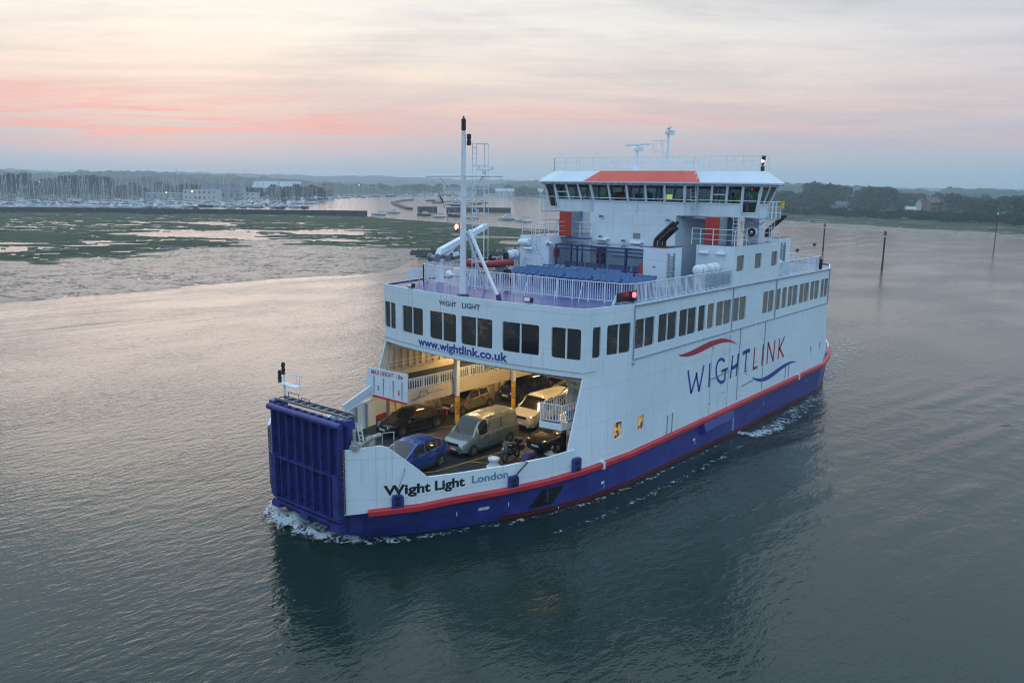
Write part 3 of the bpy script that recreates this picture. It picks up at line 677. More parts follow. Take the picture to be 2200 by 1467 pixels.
m = MB(); fence(m, [(15.4, 5.18), (18.08, 5.22), (17.88, 6.4), (15.5, 6.62)], 3.93, .95, sp_=.17, rb=.016, posts=1.3); m.tube([(16.3, 5.0, 4.9), (14.8, 4.9, 5.45)], .03, 6); m.tube([(16.3, 5.0, 4.4), (14.8, 4.9, 4.9)], .025, 6); m.build('balcony_rail', WHITE2, bal)
for (a, b, r) in ((19.33, 3.15, .26), (15.6, 3.98, .24)):
    m = MB(); m.lathe((a, b, 1.3), [(r*1.5, 0), (r*1.5, .04), (r, .08), (r*.85, .26), (r*.9, .32), (r*1.2, .38), (r*1.2, .48), (r*.95, .52)], 18); m.build('mooring_bollard', WHITE2, ferry, smooth=True, angle=40)
m = MB(); m.tube([(22.9, 3.0, 1.5), (22.9, 3.0, 1.75), (21.6, 3.9, 1.75), (21.6, 3.9, 1.5)], .04, 6); m.build('hoop_rail', WHITE2, ferry)
m = MB(); m.tube([(18.1, 4.1, 1.45), (17.7, 4.05, 1.62), (17.2, 3.98, 1.66), (16.9, 3.98, 1.5)], [.16, .26, .26, .12], 8); m.build('rope_cover', RAILB, ferry, smooth=True)
# lamps of the car deck
for i, (a, b) in enumerate(((14.6, 1.6), (11.0, 1.6), (7, 1.6), (2, 1.6), (14.0, -1.8), (9.5, -1.8), (5, -1.8), (0, -1.8), (13.4, 6.0), (12, -5.6), (6, -5.6))):
    m = MB(); m.box(a-.55, a+.55, b-.045, b+.045, 5.93, 5.98); o = m.build('ceiling_lamp', TUBE, deckhead)
    if i in (0, 2, 4, 6, 9, 10):
        l = bpy.data.lights.new('ceiling_lamp_light', 'AREA'); l.shape = 'RECTANGLE'; l.size = 1.1; l.size_y = .15; l.energy = 22 if i == 0 else 48; l.color = (1, .56, .19)
        lo_ = bpy.data.objects.new('ceiling_lamp_light', l); COL.objects.link(lo_); lo_.location = (a, b, 5.9); lo_.parent = o
for a in (16.5, 10.5, 5):
    m = MB(); m.box(a-.5, a+.5, -4.9, -4.82, 3.86, 3.9); o = m.build('ceiling_lamp', TUBE, mez)
    l = bpy.data.lights.new('ceiling_lamp_light', 'AREA'); l.shape = 'RECTANGLE'; l.size = 1.; l.size_y = .15; l.energy = 40; l.color = (1, .62, .24)
    lo_ = bpy.data.objects.new('ceiling_lamp_light', l); COL.objects.link(lo_); lo_.location = (a, -4.86, 3.83); lo_.parent = o
l = bpy.data.lights.new('side_passage_light', 'POINT'); l.energy = 14; l.color = (1, .62, .24); l.shadow_soft_size = .1
lo_ = bpy.data.objects.new('side_passage_light', l); COL.objects.link(lo_); lo_.location = (15.6, 6.2, 3.4); lo_.parent = bal
# ================================================================== ferry, above the upper deck
DZ = 9.74
m = MB(); fence(m, [(14.35, -7.2), (14.6, -4.6), (14.75, -1.5), (14.75, 1.5), (14.65, 4.5), (14.2, 7.3), (13.7, 7.75)], DZ, 1.06)
for y in (-4, -2.8, 1.5, 3.6, 5.2): m.bar((14.7, y, 10.75), (15.05, y, DZ), .03, .03)
m.build('front_rail', WHITE2, ferry)
m = MB(); fence(m, [(13.7, 7.78), (8.3, 7.82), (2.75, 7.82)], DZ, 1.06); m.build('side_rail', WHITE2, ferry)
m = MB(); m.face([(6.2, 7.86, 9.95), (2.8, 7.86, 9.95), (2.8, 7.86, 10.75), (6.2, 7.86, 10.75)]); m.build('wind_screen', SHELT, ferry)
m = MB(); fence(m, [(-4.25, 7.82), (-12.2, 7.8)], DZ, 1.06); fence(m, [(-12.2, 7.8), (-13.5, 3)], DZ, 1.06, sp_=.2); m.build('side_rail', WHITE2, ferry)
m = MB(); fence(m, [(14.35, -7.2), (13.5, -7.7), (4.1, -7.75)], DZ, 1.06); m.build('side_rail', WHITE2, ferry)
m = MB(); m.box(-12.95, -12.8, 7.3, 7.75, DZ, 10.55); m.build('aft_signal_board', BLACK, ferry)
# ---- mast
m = MB(); m.tube([(17.62, -.72, DZ), (17.55, -.76, 14.0), (17.5, -.8, 18.5)], [.195, .155, .115], 14); mast = m.build('mast', WHITE2, ferry, smooth=True, angle=40)
m = MB(); m.lathe((17.62, -.72, DZ), [(.36, 0), (.36, .06), (.26, .12)], 14); m.tube([(17.2, -.95, DZ+.05), (17.2, -.95, DZ+.5)], .06, 8); m.build('mast_foot', RAILB, mast)
m = MB(); m.lathe((17.5, -.8, 18.5), [(.07, 0), (.13, .08), (.13, .3), (.09, .33), (.13, .36), (.13, .58), (.05, .66), (.05, .75)], 12); m.lathe((17.35, -.55, 17.75), [(.09, 0), (.12, .06), (.12, .25), (.08, .3), (.12, .35), (.12, .55), (.06, .6)], 10)
m.build('mast_lamp', BLACK, mast)
m = MB(); m.tube([(17.5, -3.65, 16.15), (17.5, 1.98, 16.17)], .045, 8); m.tube([(17.3, .12, 16.5), (17.3, 1.1, 16.5)], .03, 6); m.box(17.25, 17.35, .08, .16, 16.48, 16.66); m.box(17.25, 17.35, 1.04, 1.12, 16.48, 16.66)
m.bar((17.4, .6, 16.45), (17.4, .55, 16.1), .16, .16); m.bar((17.45, .5, 16.1), (17.5, -.6, 15.0), .06, .06); m.bar((17.45, .25, 14.4), (17.5, -.6, 13.6), .05, .05); m.build('yard', WHITE2, mast)
m = MB(); m.tube([(17.72, -1.0, 13.25), (17.72, -1.08, 13.4)], .06, 8); m.lathe((17.72, -1.1, 13.2), [(.09, 0), (.1, .05), (.1, .08)], 10); ml = m.build('lamp_bracket', BLACK, mast)
m = MB(); m.lathe((17.72, -1.1, 13.3), [(.03, 0), (.085, .05), (.1, .15), (.085, .25), (.03, .3)], 10); m.build('lit_lamp', REDW, mast, smooth=True)
m = MB()
for y in (-.52, -.24): m.tube([(17.1, y, DZ+.2), (17.1, y, 17.9)], .022, 5)
for k in range(27): m.tube([(17.1, -.52, 10.1+k*.29), (17.1, -.24, 10.1+k*.29)], .015, 5)
for (x, y) in ((16.7, .28), (17.1, .32), (16.6, -.1)): m.tube([(x, y, 11.6), (x, y, 17.85)], .018, 5)
for z in (11.6, 12.9, 14.2, 15.5, 16.7, 17.85): m.tube([(17.1, -.24, z), (17.1, .32, z), (16.7, .28, z), (16.6, -.1, z), (16.7, -.5, z), (17.1, -.52, z)], .018, 5)
m.build('mast_ladder', WHITE2, mast)
m = MB(); m.tube([(17.35, -.5, 13.3), (17.5, 1.78, DZ+.05)], .1, 10); m.tube([(17.45, -.6, 13.2), (14.9, -1.5, DZ)], .07, 8); m.build('mast_stay', WHITE2, mast, smooth=True, angle=40)
m = MB(); m.tube([(17.5, 1.74, DZ+.28), (17.5, 1.82, DZ)], .14, 10); m.build('stay_foot', RAILB, mast)
m = MB(); m.tube([(17.6, 1.8, 16.15), (11.5, 1.2, DZ+.1)], .008, 4); m.tube([(17.5, -3.3, 16.1), (17.5, -2.2, 14.2), (17.5, -1.0, 11.2)], .007, 4); m.tube([(17.5, -2.6, 16.1), (17.5, -.9, 14.6)], .012, 4); m.build('halyard', STEEL, mast)
m = MB(); m.mat(WHITE2); m.tube([(17.5, -.9, 10.85), (17.5, -1.55, 10.8)], .08, 8); m.lathe((17.5, -1.55, 10.8), [(.06, 0), (.1, -.1), (.24, -.35), (.26, -.36)], 14, 'y'); m.box(17.3, 17.6, -1.45, -.9, 10.95, 11.2); m.mat(STEEL); m.lathe((17.5, -1.92, 10.8), [(.2, 0), (.2, .01)], 14, 'y'); m.build('fog_horn', None, mast)
m = MB(); m.bar((17.75, -.95, 12.05), (17.75, -1.25, 11.95), .18, .22); m.tube([(17.8, -1.0, 11.95), (17.8, -1.35, 12.1)], .03, 5); m.build('mast_floodlight', WHITE2, mast)
# flag on the halyard (a thing that hangs)
m = MB(); m.mat(pm('flag_blue', (.02, .025, .09), .8)); 
fv = lambda s, t: Vector((17.5+.05*math.sin(5*s+3*t), -2.75+.42*s+.22*t+.04*math.sin(7*s), 15.35-.75*s-.30*t))
FM = [MATS['flag_blue'], pm('flag_red', (.42, .02, .03), .8), pm('flag_white', (.6, .6, .62), .8)]
for i in range(8):
    for j in range(6):
        m.mat(FM[1] if j in (0, 1) and i in (2, 3, 4) else (FM[2] if i == 4 and j == 2 else FM[0])); m.face([fv(i/8, j/6), fv((i+1)/8, j/6), fv((i+1)/8, (j+1)/6), fv(i/8, (j+1)/6)])
tag(m.build('flag', None), 'small dark blue and red flag hanging from the mast yard', 'flag')
# ---- crane
m = MB(); m.lathe((13.68, -6.4, DZ), [(.3, 0), (.24, .1), (.22, 1.25), (.3, 1.3), (.3, 1.4)], 14); crn = m.build('crane', WHITE2, ferry, smooth=True, angle=40)
m = MB(); m.prism([(13.95, -6.62, 11.35), (13.7, -6.62, 11.78), (9.5, -6.62, 13.2), (9.35, -6.62, 12.95)], (0, .42, 0)); m.bar((13.6, -6.4, 11.1), (12.1, -6.4, 12.05), .2, .2); m.build('crane_jib', WHITE2, crn)
m = MB(); m.lathe((14.15, -6.85, 11.25), [(.1, 0), (.26, .0), (.26, .08), (.15, .1), (.15, .6), (.26, .62), (.26, .7), (.1, .7)], 14, 'y'); m.lathe((13.5, -6.75, 11.2), [(.2, 0), (.2, .5)], 12, 'y'); m.box(13.2, 13.5, -6.2, -5.9, 11.0, 11.35); m.build('crane_winch', STEEL, crn)
m = MB(); m.tube([(9.5, -6.4, 13.0), (9.5, -6.4, 11.9)], .012, 4)
for dx, dy in ((-1, -.6), (1, -.6), (1, .6), (-1, .6)): m.tube([(9.5, -6.4, 11.9), (9.0+dx, -7+dy, 10.75)], .012, 4)
m.build('crane_sling', BLACK, crn)
# ---- rescue boat, life rafts
rb = empty('rescue_boat', (8.7, -7.05, 10.25)); tag(rb, 'red inflatable rescue boat in its cradle behind the foremast crane', 'rescue boat')
m = MB()
pts = [(-2.0, -.55, .25), (-1, -.6, .25), (0.4, -.6, .27), (1.5, -.42, .36), (2.05, 0, .46), (1.5, .42, .36), (.4, .6, .27), (-1, .6, .25), (-2.0, .55, .25)]
m.tube(pts, .24, 10); m.build('tube', ORANGE, rb, smooth=True)
m = MB(); m.prism([(-2, -.5, .1), (1.2, -.4, .1), (1.8, 0, .2), (1.2, .4, .1), (-2, .5, .1)], (0, 0, .1)); m.build('boat_hull', STEEL, rb)
m = MB(); m.box(-.7, .1, -.25, .25, .2, .62); m.lathe((-2.05, 0, .35), [(.13, 0), (.2, .1), (.2, .5), (.1, .6)], 10); m.tube([(-.3, 0, .62), (-.5, 0, .8)], .14, 8); m.build('console_and_engine', BLACK, rb)
m = MB()
for k in range(12): x = -1.9+k*.3; m.tube([(x, -.6-.2, .32), (x+.06, -.6, .5), (x, -.42, .38)], .025, 5)
m.build('grab_line', WHITE2, rb)
m = MB()
for a in (7.2, 10.0): m.box(a-.05, a+.05, -7.5, -6.6, DZ, 10.35)
m.build('boat_cradle', WHITE2, ferry)
def raft(x, y, z, rz, label):
    r = empty('life_raft_canister', (x, y, z), rz); r.scale = (.86, .86, .86); tag(r, label, 'life raft', 'life raft canisters on deck')
    m = MB(); m.lathe((-.75, 0, .38), [(.02, -.03), (.18, 0), (.32, .06), (.37, .16), (.38, .72), (.40, .73), (.40, .77), (.38, .78), (.37, 1.34), (.32, 1.44), (.18, 1.5), (.02, 1.53)], 18, 'x'); m.build('canister', WHITE2, r, smooth=True, angle=50)
    m = MB()
    for k in (-.4, .4): m.tube([(k, .39*math.cos(t), .38+.39*math.sin(t)) for t in [i*math.pi/8 for i in range(17)]], .012, 4, cap=False)
    m.build('strap', STEEL, r); return r
raft(5.6, 7.3, 10.62, .0, 'white life raft canister nearest the bow on the port deck edge'); raft(4.55, 7.25, 10.66, .0, 'second white life raft canister behind the first, beside the three-window deckhouse') if False else None
raft(4.0, 7.28, 10.62, .0, 'white life raft canister beside the three-window deckhouse on the port deck edge')
raft(5.9, -7.0, 10.65, .25, 'white life raft canister on the starboard side beside the red cabinet block')
raft(-5.4, 7.2, 10.3, 0, 'white life raft canister aft of the three-window deckhouse')
m = MB()
for a in (6.1, 5.1, 4.4, 3.5): m.bar((a, 7.1, DZ), (a+.1, 7.3, 10.68), .06, .06); m.bar((a, 7.6, DZ), (a-.1, 7.3, 10.68), .06, .06)
m.tube([(6.5, 7.6, 10.66), (3.0, 7.6, 10.66)], .03, 5); m.tube([(6.5, 7.0, 10.66), (3.0, 7.0, 10.66)], .03, 5)
for a in (6.3, 5.4): m.bar((a, -7.2, DZ), (a, -7.0, 10.7), .06, .06)
m.tube([(-5.9, 7.2, DZ), (-5.9, 7.2, 10.35)], .05, 5); m.tube([(-4.9, 7.2, DZ), (-4.9, 7.2, 10.35)], .05, 5); m.build('raft_cradle', WHITE2, ferry)
# ---- small deck gear
for (a, b) in ((18.0, -4.48), (17.95, 4.15)):
    m = MB(); m.tube([(a-.1, b, DZ), (a-.1, b, DZ+.2)], .04, 6); f_ = m.build('deck_floodlight', WHITE2, ferry)
    m = MB(); m.prism([(a-.12, b-.22, DZ+.12), (a+.12, b-.22, DZ+.2), (a+.05, b-.22, DZ+.42), (a-.18, b-.22, DZ+.36)], (0, .44, 0)); m.build('floodlight_body', BLACK, f_)
    m = MB(); m.face([(a+.126, b-.18, DZ+.23), (a+.126, b+.18, DZ+.23), (a+.066, b+.18, DZ+.4), (a+.066, b-.18, DZ+.4)]); m.build('floodlight_lens', CHROME, f_)
m = MB(); m.bar((14.35, -7.35, 10.25), (15.2, -7.7, 10.25), .05, .5); m.tube([(14.5, -7.4, DZ), (14.5, -7.4, 10.1)], .03, 5); m.tube([(15.1, -7.65, DZ), (15.1, -7.65, 10.1)], .03, 5); m.build('reflector_board', WHITE2, ferry)
m = MB(); m.prism([(13.75, 7.62, 9.95), (15.05, 7.55, 9.95), (15.05, 7.55, 10.42), (13.75, 7.62, 10.42)], (0, .1, 0)); rl = m.build('port_light_screen', BLACK, ferry)
m = MB(); m.lathe((13.95, 7.9, 10.0), [(.13, 0), (.13, .1), (.08, .14), (.08, .42), (.13, .44), (.1, .5)], 12); m.box(13.8, 14.2, 7.65, 8.0, 9.93, 10.0); m.build('light_housing', BLACK, rl)
m = MB(); m.lathe((13.98, 7.93, 10.15), [(.05, 0), (.095, .04), (.095, .22), (.05, .26)], 12); m.build('port_light', REDL, rl, smooth=True)
m = MB(); m.bar((15.3, 7.5, 9.8), (14.95, 7.55, 10.35), .04, .14); m.build('screen_stay', WHITE2, rl)
# ---- port and starboard deckhouses
def deckhouse(s, a0, a1, nm='deckhouse'):
    m = MB(); vs = [(a0, 5.4*s), (a0, 8.0*s), (a1, 8.0*s), (a1, 5.4*s)]
    holesd = [(1.36, 2.36, 10.66, 11.62), (-1.24, -.24, 10.66, 11.62), (-3.74, -2.8, 10.66, 11.62)] if s > 0 else []
    if s > 0: wall(m, [a1, a0], [9.82, 12.2], holesd, lambda u, v, d=0.: Vector((u, 8.-d, v)), r=.08)
    else: m.face([(a0, -8, 9.82), (a1, -8, 9.82), (a1, -8, 12.2), (a0, -8, 12.2)])
    m.face([(a0, 5.4*s, DZ), (a0, 8*s, DZ), (a0, 8*s, 12.2), (a0, 5.4*s, 12.2)]); m.face([(a1, 5.4*s, DZ), (a1, 8*s, DZ), (a1, 8*s, 12.2), (a1, 5.4*s, 12.2)])
    m.face([(a0, 5.4*s, DZ), (a1, 5.4*s, DZ), (a1, 5.4*s, 12.2), (a0, 5.4*s, 12.2)])
    m.face([(a0, 5.4*s, 12.2), (a0, 8*s, 12.2), (a1, 8*s, 12.2), (a1, 5.4*s, 12.2)])
    o = m.build(nm, WHITE, ferry, weld=True)
    for h in holesd: window(*h, lambda u, v, d=0.: Vector((u, 8.-d, v)), mull=False, mat=GLASS2, parent=o)
    m = MB(); m.face([(a0-.05, 5.45*s, 12.206), (a0-.05, 7.95*s, 12.206), (a1, 7.95*s, 12.206), (a1, 5.45*s, 12.206)]); m.build('deckhouse_roof', DECKB, o)
    return o
pdh = deckhouse(1, 2.75, -4.2); sdh = deckhouse(-1, 3.95, -4.2)
m = MB()
for y in (5.95, 7.1): m.tube([(2.87, y-.32, 11.72), (2.87, y+.32, 11.72)], .07, 8); m.box(2.75, 2.85, y-.25, y+.25, 11.76, 11.82)
m.build('bulkhead_lamp', WHITE2, pdh); m = MB(); m.lathe((2.85, 6.35, 10.35), [(.09, 0), (.1, .06), (.08, .2), (.1, .24), (.1, .5), (.07, .56)], 10); m.build('side_lantern', BLACK, pdh)
m = MB(); fence(m, [(-4.1, 7.9), (2.65, 7.9), (2.65, 5.0)], 12.2, 1.0, mid=(.35, .68), posts=1.5, rt=.022); m.tube([(2.65, 5.6, 12.2), (2.65, 5.6, 13.2)], .03, 5); m.build('roof_rail', WHITE2, pdh)
m = MB(); fence(m, [(-4.1, -7.9), (3.85, -7.9), (3.85, -5.5), (1.6, -5.5)], 12.2, 1.0, mid=(.35, .68), posts=1.3, rt=.022); fence(m, [(1.6, -5.5), (1.6, -3.4)], 12.2, 1.0, mid=(.35, .68), posts=.9, rt=.022); m.build('roof_rail', WHITE2, sdh)
m = MB(); m.box(1.62, 2.6, -5.44, -3.36, 12.06, 12.14); m.build('roof_walkway', DECKB, sdh)
m = MB(); m.box(3.0, 3.35, -5.4, -5.15, 10.75, 11.35); m.build('fire_cabinet', FUNR, sdh)
m = MB(); m.lathe((3.95, -5.75, 10.1), [(.03, 0), (.07, .02), (.07, .12), (.03, .14)], 8, 'x'); m.tube([(4.05, -5.9, 10.12), (4.05, -5.6, 10.12)], .03, 5); m.build('fire_hydrant', ORANGE, sdh)
m = MB(); m.tube([(4.15, -7.9, 11.7), (4.15, -7.0, 11.75)], .22, 10); m.tube([(4.2, -7.5, 11.3), (4.2, -6.7, 11.3)], .1, 8)
for y in (-6.9, -6.55, -6.2): m.tube([(4.02, y, 11.0), (4.02, y, 13.0)], .025, 5)
for k in range(6): m.tube([(4.02, -6.55, 11.0+k*.3), (4.02, -6.2, 11.0+k*.3)], .015, 4)
for z in (10.6, 11.0): m.tube([(4.0, -7.9, z), (4.0, -6.9, z)], .02, 4)
m.lathe((4.0, -7.6, 10.3), [(.08, 0), (.08, .5)], 8, 'z'); m.lathe((4.0, -5.6, 11.75), [(.12, 0), (.15, .1), (.1, .5)], 10, 'y'); m.tube([(4.1, -5.5, 11.6), (4.3, -5.2, 11.9), (4.2, -4.9, 11.75)], .06, 6)
m.build('vent_gear', WHITE2, sdh)
# ---- red funnel posts
for (y0, y1, yi) in ((5.55, 6.5, 1), (-5.95, -4.95, -1)):
    m = MB(); m.box(.9, 1.97, y0, y1, 12.2, 13.92); fpn = m.build('funnel', GREYP, ferry)
    m = MB(); m.box(1.97, 2.03, y0-.01, y1+.01, 12.2, 13.9)
    for k in (1, 2, 3): m.box(2.03, 2.035, y0, y1, 12.2+k*.42, 12.21+k*.42)
    m.build('funnel_front', FUNR, fpn)
# ---- tower under the bridge
m = MB(); m.box(-3.0, 1.34, -3.68, 3.08, DZ, 13.9); tow = m.build('bridge_tower', WHITE, ferry)
m = MB(); m.box(1.34, 1.38, -.15, .4, 12.25, 12.62); m.build('tower_vent', STEEL, tow)
for (y, z) in ((-2.6, 12.05), (.15, 11.95)): m = MB(); m.tube([(1.54, y-.4, z), (1.54, y+.4, z)], .08, 8); m.box(1.34, 1.49, y-.5, y+.5, z+.04, z+.1); m.build('tower_lamp', WHITE2, tow)
for (y, z) in ((-2.9, 13.7), (2.4, 13.62), (-2.9, 12.3), (-1.0, 12.1), (2.9, 11.9)): m = MB(); m.tube([(1.34, y, z), (1.6, y+.1, z-.05)], .06, 6); m.tube([(1.34, y+.15, z), (1.6, y+.3, z-.05)], .05, 6); m.build('spotlight', STEEL, tow)
m = MB(); m.box(1.34, 1.38, -3.1, -2.3, 9.9, 11.6); m.box(1.34, 1.37, -1.9, 2.6, 10.95, 11.0); m.build('tower_door', pm('door_brown', (.10, .075, .05), .5, var=.2), tow)
m = MB(); m.box(-3.0, .6, 3.08, 5.5, 13.72, 13.88); m.box(-3.0, -2.8, 3.08, 5.4, DZ, 13.72); m.build('recess_wall', GREYP, tow)
for y in (6.5, -7.5): m = MB(); m.box(-2.6, -1.6, y, y+1, 12.2, 13.9); m.build('bridge_column', WHITE2, ferry)
# ---- shelter
sh = MB()
SX0, SX1 = 2.0, 3.8
for y in (-4.85, -3.05, -1.12, .85): sh.bar((SX1, y, DZ), (SX1, y, 11.7), .09, .09)
for y in (-4.85, -3.9, -2.1, -.2, 1.7): sh.bar((SX0, y, DZ), (SX0, y, 11.75), .08, .08)
for z in (11.7, 11.45): sh.bar((SX1, -4.9, z), (SX1, 3.7, z), .09, .09)
sh.bar((SX0, -4.9, 11.78), (SX0, 3.7, 11.78), .08, .08)
for y in (-4.85, -3.05, -1.12, .85, 2.6): sh.bar((SX1, y, 11.7), (SX0, y, 11.78), .05, .05)
she = sh.build('shelter', RAILB, ferry)
m = MB(); m.face([(SX1+.1, -4.95, 11.78), (SX1+.1, 3.7, 11.78), (SX0-.2, 3.7, 11.84), (SX0-.2, -4.95, 11.84)]); m.face([(SX0+.1, -4.85, 10.3), (SX0+.1, 2.3, 10.3), (SX0+.1, 2.3, 11.5), (SX0+.1, -4.85, 11.5)]); m.face([(SX1, -4.86, 10.1), (SX0, -4.86, 10.1), (SX0, -4.86, 11.4), (SX1, -4.86, 11.4)]); m.build('shelter_glass', SHELT, she)
def bench(a, b, mat, z=DZ, n=4, w=.48, face=1, lab=None):
    m = MB(); L = n*w
    def sx(x): return a+face*x
    for i in range(n):
        y0 = b+i*w+.006; y1 = b+(i+1)*w-.006
        P = [(.26, .40), (.27, .46), (.05, .44), (-.16, .43), (-.27, .79), (-.21, .80), (-.10, .47), (-.02, .42)]
        m.prism([(sx(x), y0, z+zz) for x, zz in P], (0, y1-y0, 0))
    o = m.build('bench', mat, ferry); q = MB()
    for y in (b+.25, b+L-.25): q.bar((a, y, z), (a, y, z+.42), .06, .1)
    q.bar((a, b+.1, z+.40), (a, b+L-.1, z+.40), .06, .06); q.build('bench_frame', RAILB, o)
    return o
def tickets(parent, a, b, n, w=.48, z=DZ, face=1):
    for i in range(n):
        m = MB(); m.box(a-face*.15, a-face*.3, b+i*w+.14, b+i*w+.34, z+.795, z+.805); m.build('seat_label', WHITE2, parent)
for (a, b, n, lb) in ((8.9, -4.5, 4, 0), (8.9, -2.4, 4, 0), (8.9, -.3, 4, 0), (8.9, 1.8, 4, 0), (8.9, 3.9, 4, 0), (7.6, -4.6, 4, 1), (7.4, -2.5, 4, 1), (7.4, -.4, 4, 0), (7.4, 1.7, 4, 0), (7.4, 3.8, 3, 1), (6.3, -4.2, 4, 1), (6.1, -2.1, 4, 0), (6.1, 0, 4, 0)):
    o = bench(a, b, SEATB, n=n)
    if lb: tickets(o, a, b, n)
for b in (-4.6, -2.8, -.9, 1.0): o = bench(3.3, b, SEATD, n=3, w=.55); tickets(o, 3.3, b, 3, w=.55) if False else None
# ---- engine casing with exhausts (forward port and aft)
def casing(a0, a1, b0, b1, zt, npip, fwdlean):
    m = MB(); m.box(a0, a1, b0, b1, DZ, zt); o = m.build('engine_casing', WHITE, ferry)
    m = MB(); m.box(a0+.02, a1-.02, b0+.02, b1-.02, zt+.002, zt+.03); m.build('casing_top', BOOT, o)
    m = MB()
    for k in range(8): z = zt-.45-k*.19; m.prism([(a1-.85, b1, z), (a1-.85, b1+.1, z-.05), (a1-.85, b1+.1, z-.07), (a1-.85, b1, z-.02)], (.55, 0, 0))
    m.box(a1-.9, a1-.86, b1, b1+.12, zt-2.1, zt-.3); m.box(a1-.28, a1-.24, b1, b1+.12, zt-2.1, zt-.3); m.build('louvre', GREYP, o)
    m = MB()
    for k in range(9): m.box(a1-.16, a1-.12, b1, b1+.015, zt-.4-k*.22, zt-.35-k*.22)
    m.build('casing_rivet', BLACK, o)
    for k in range(npip):
        x = a0+.45+(k % 2)*.5; y = b0+.22+(k//2)*.36; L = 1.05 if k//2 == 0 else .72
        p = MB(); d = Vector(fwdlean); p.tube([(x, y, zt-.05), (x, y, zt+.35), Vector((x, y, zt+.42))+d*.06, Vector((x, y, zt+.44))+d*.16, Vector((x, y, zt+.44))+d*L], .115, 12); p.build('exhaust_pipe', EXH, o, smooth=True, angle=50)
    return o
cas1 = casing(4.4, 6.3, 3.72, 5.3, 12.1, 4, (-.35, 1.0, 1.05))
cas2 = casing(-8.6, -6.6, 5.2, 6.9, 12.3, 2, (-.35, 1.0, 1.05))
m = MB(); m.box(6.3, 6.34, 4.4, 4.6, 10.95, 10.99); m.lathe((6.5, 4.2, DZ), [(.05, 0), (.05, .3), (.12, .32), (.12, .42), (.04, .46)], 8); m.tube([(6.5, 4.0, DZ+.36), (6.5, 4.4, DZ+.36)], .04, 6); m.build('fire_hydrant', ORANGE, cas1)
m = MB(); m.box(6.31, 6.35, 3.45, 3.7, 10.2, 11.1); m.build('hose_cabinet', FUNR, cas1)
# ---- bridge
Z0, Z1, Z2 = 13.9, 14.72, 15.88
def wp(z):
    k = (z-Z1)/(Z2-Z1) if z > Z1 else 0
    lo_, hi_ = [(1.3, 3.55), (.6, 4.05), (.6, 7.2), (.38, 8.1)], [(1.6, 3.7), (.9, 4.25), (.9, 7.4), (.65, 8.5)]
    F_ = [(p[0]+(q[0]-p[0])*k, p[1]+(q[1]-p[1])*k) for p, q in zip(lo_, hi_)]; H = F_+[(-1.0-a_, b_) for a_, b_ in F_[::-1]]
    return [(a, b) for a, b in H]+[(a, -b) for a, b in H[::-1]]
OFFB = .05
def W3(P, z): return [Vector((a, b+OFFB, z)) for a, b in P]
low, sill, top = W3(wp(Z1), Z0), W3(wp(Z1), Z1), W3(wp(Z2), Z2)
m = MB(); N = len(low)
for i in range(N):
    j = (i+1) % N
    big = i in (2, N-4)       # forward chamfers have the deep window
    m.face([low[i], low[j], sill[j], sill[i]]) if not big else m.face([low[i], low[j], low[j].lerp(sill[j], .35), low[i].lerp(sill[i], .35)])
m.face(low)
br = m.build('bridge', WHITE, ferry)
npan = {15: 6-1, 0: 1, 1: 3, 2: 1, 3: 2, 4: 1, 5: 3, 6: 1, 7: 5, 8: 1, 9: 3, 10: 1, 11: 2, 12: 1, 13: 3, 14: 1}
fr = MB(); 
for i in range(N):
    j = (i+1) % N; n = npan[i]; big = i in (2, N-4)
    A0 = low[i].lerp(sill[i], .35) if big else sill[i]; B0 = low[j].lerp(sill[j], .35) if big else sill[j]
    for k in range(n+1):
        if k == n and (j in (0,)) and False: continue
        fr.bar(A0.lerp(B0, k/n), top[i].lerp(top[j], k/n), .15, .13, up=(top[j]-top[i]).cross(Vector((0, 0, 1))))
    fr.bar(A0, B0, .09, .09); fr.bar(top[i], top[j], .12, .12)
    cen = sum(sill, Vector())/N
    for k in range(n):
        p0, p1, q1, q0 = A0.lerp(B0, k/n), A0.lerp(B0, (k+1)/n), top[i].lerp(top[j], (k+1)/n), top[i].lerp(top[j], k/n)
        g = MB(); g.face([p0, p1, q1, q0]); wdw = g.build('bridge_window', MATS['bridge_glass'] if 'bridge_glass' in MATS else glassm('bridge_glass', (.42, .55, .52), .10), br)
        dn = ((cen-(p0+q1)/2)*Vector((1, 1, 0))).normalized()*.05
        g = MB(); g.face([q0.lerp(p0, .22)+dn, q1.lerp(p1, .22)+dn, q1+dn, q0+dn]); g.build('sun_blind', BLACK, wdw)
        if i == 1 and k == 1 or i == 13 and k == 0: 
            g = MB(); g.bar(p0.lerp(q0, .5), p1.lerp(q1, .5), .06, .06); g.build('window_bar', WHITE2, wdw)
fr.build('window_frame', WHITE2, br)
m = MB(); m.face([p+Vector((0, 0, .005)) for p in W3(wp(Z1), Z0+.05)]); m.build('bridge_floor', DARKIN, br)
# roof: eaves, sloping fascia, flat top
def rp(d, z):
    P = wp(Z2)
    o = []
    for (a, b) in P:
        sa = 1 if a > -.5 else -1; sb = 1 if b > 0 else -1; o.append(Vector((a+sa*d, b+sb*d*.9+OFFB, z)))
    return o
ea, eb, tp = rp(.38, 15.97), rp(.38, 16.05), rp(-.55, 16.78)
m = MB(); m.face(ea[::-1]); m.face(tp)
for i in range(N):
    j = (i+1) % N; m.face([ea[i], ea[j], eb[j], eb[i]])
    if i not in (15, 0, 14): m.face([eb[i], eb[j], tp[j], tp[i]])
m.build('bridge_roof', pm('roof_white', (.62, .72, .78), .35, var=.04), br)
m = MB()
for i in (14, 15, 0): j = (i+1) % N; m.face([eb[i], eb[j], tp[j], tp[i]])
for P in ([eb[1], eb[1]+Vector((.05, .25, 0)), tp[1]+Vector((.3, .35, 0)), tp[1]],): pass
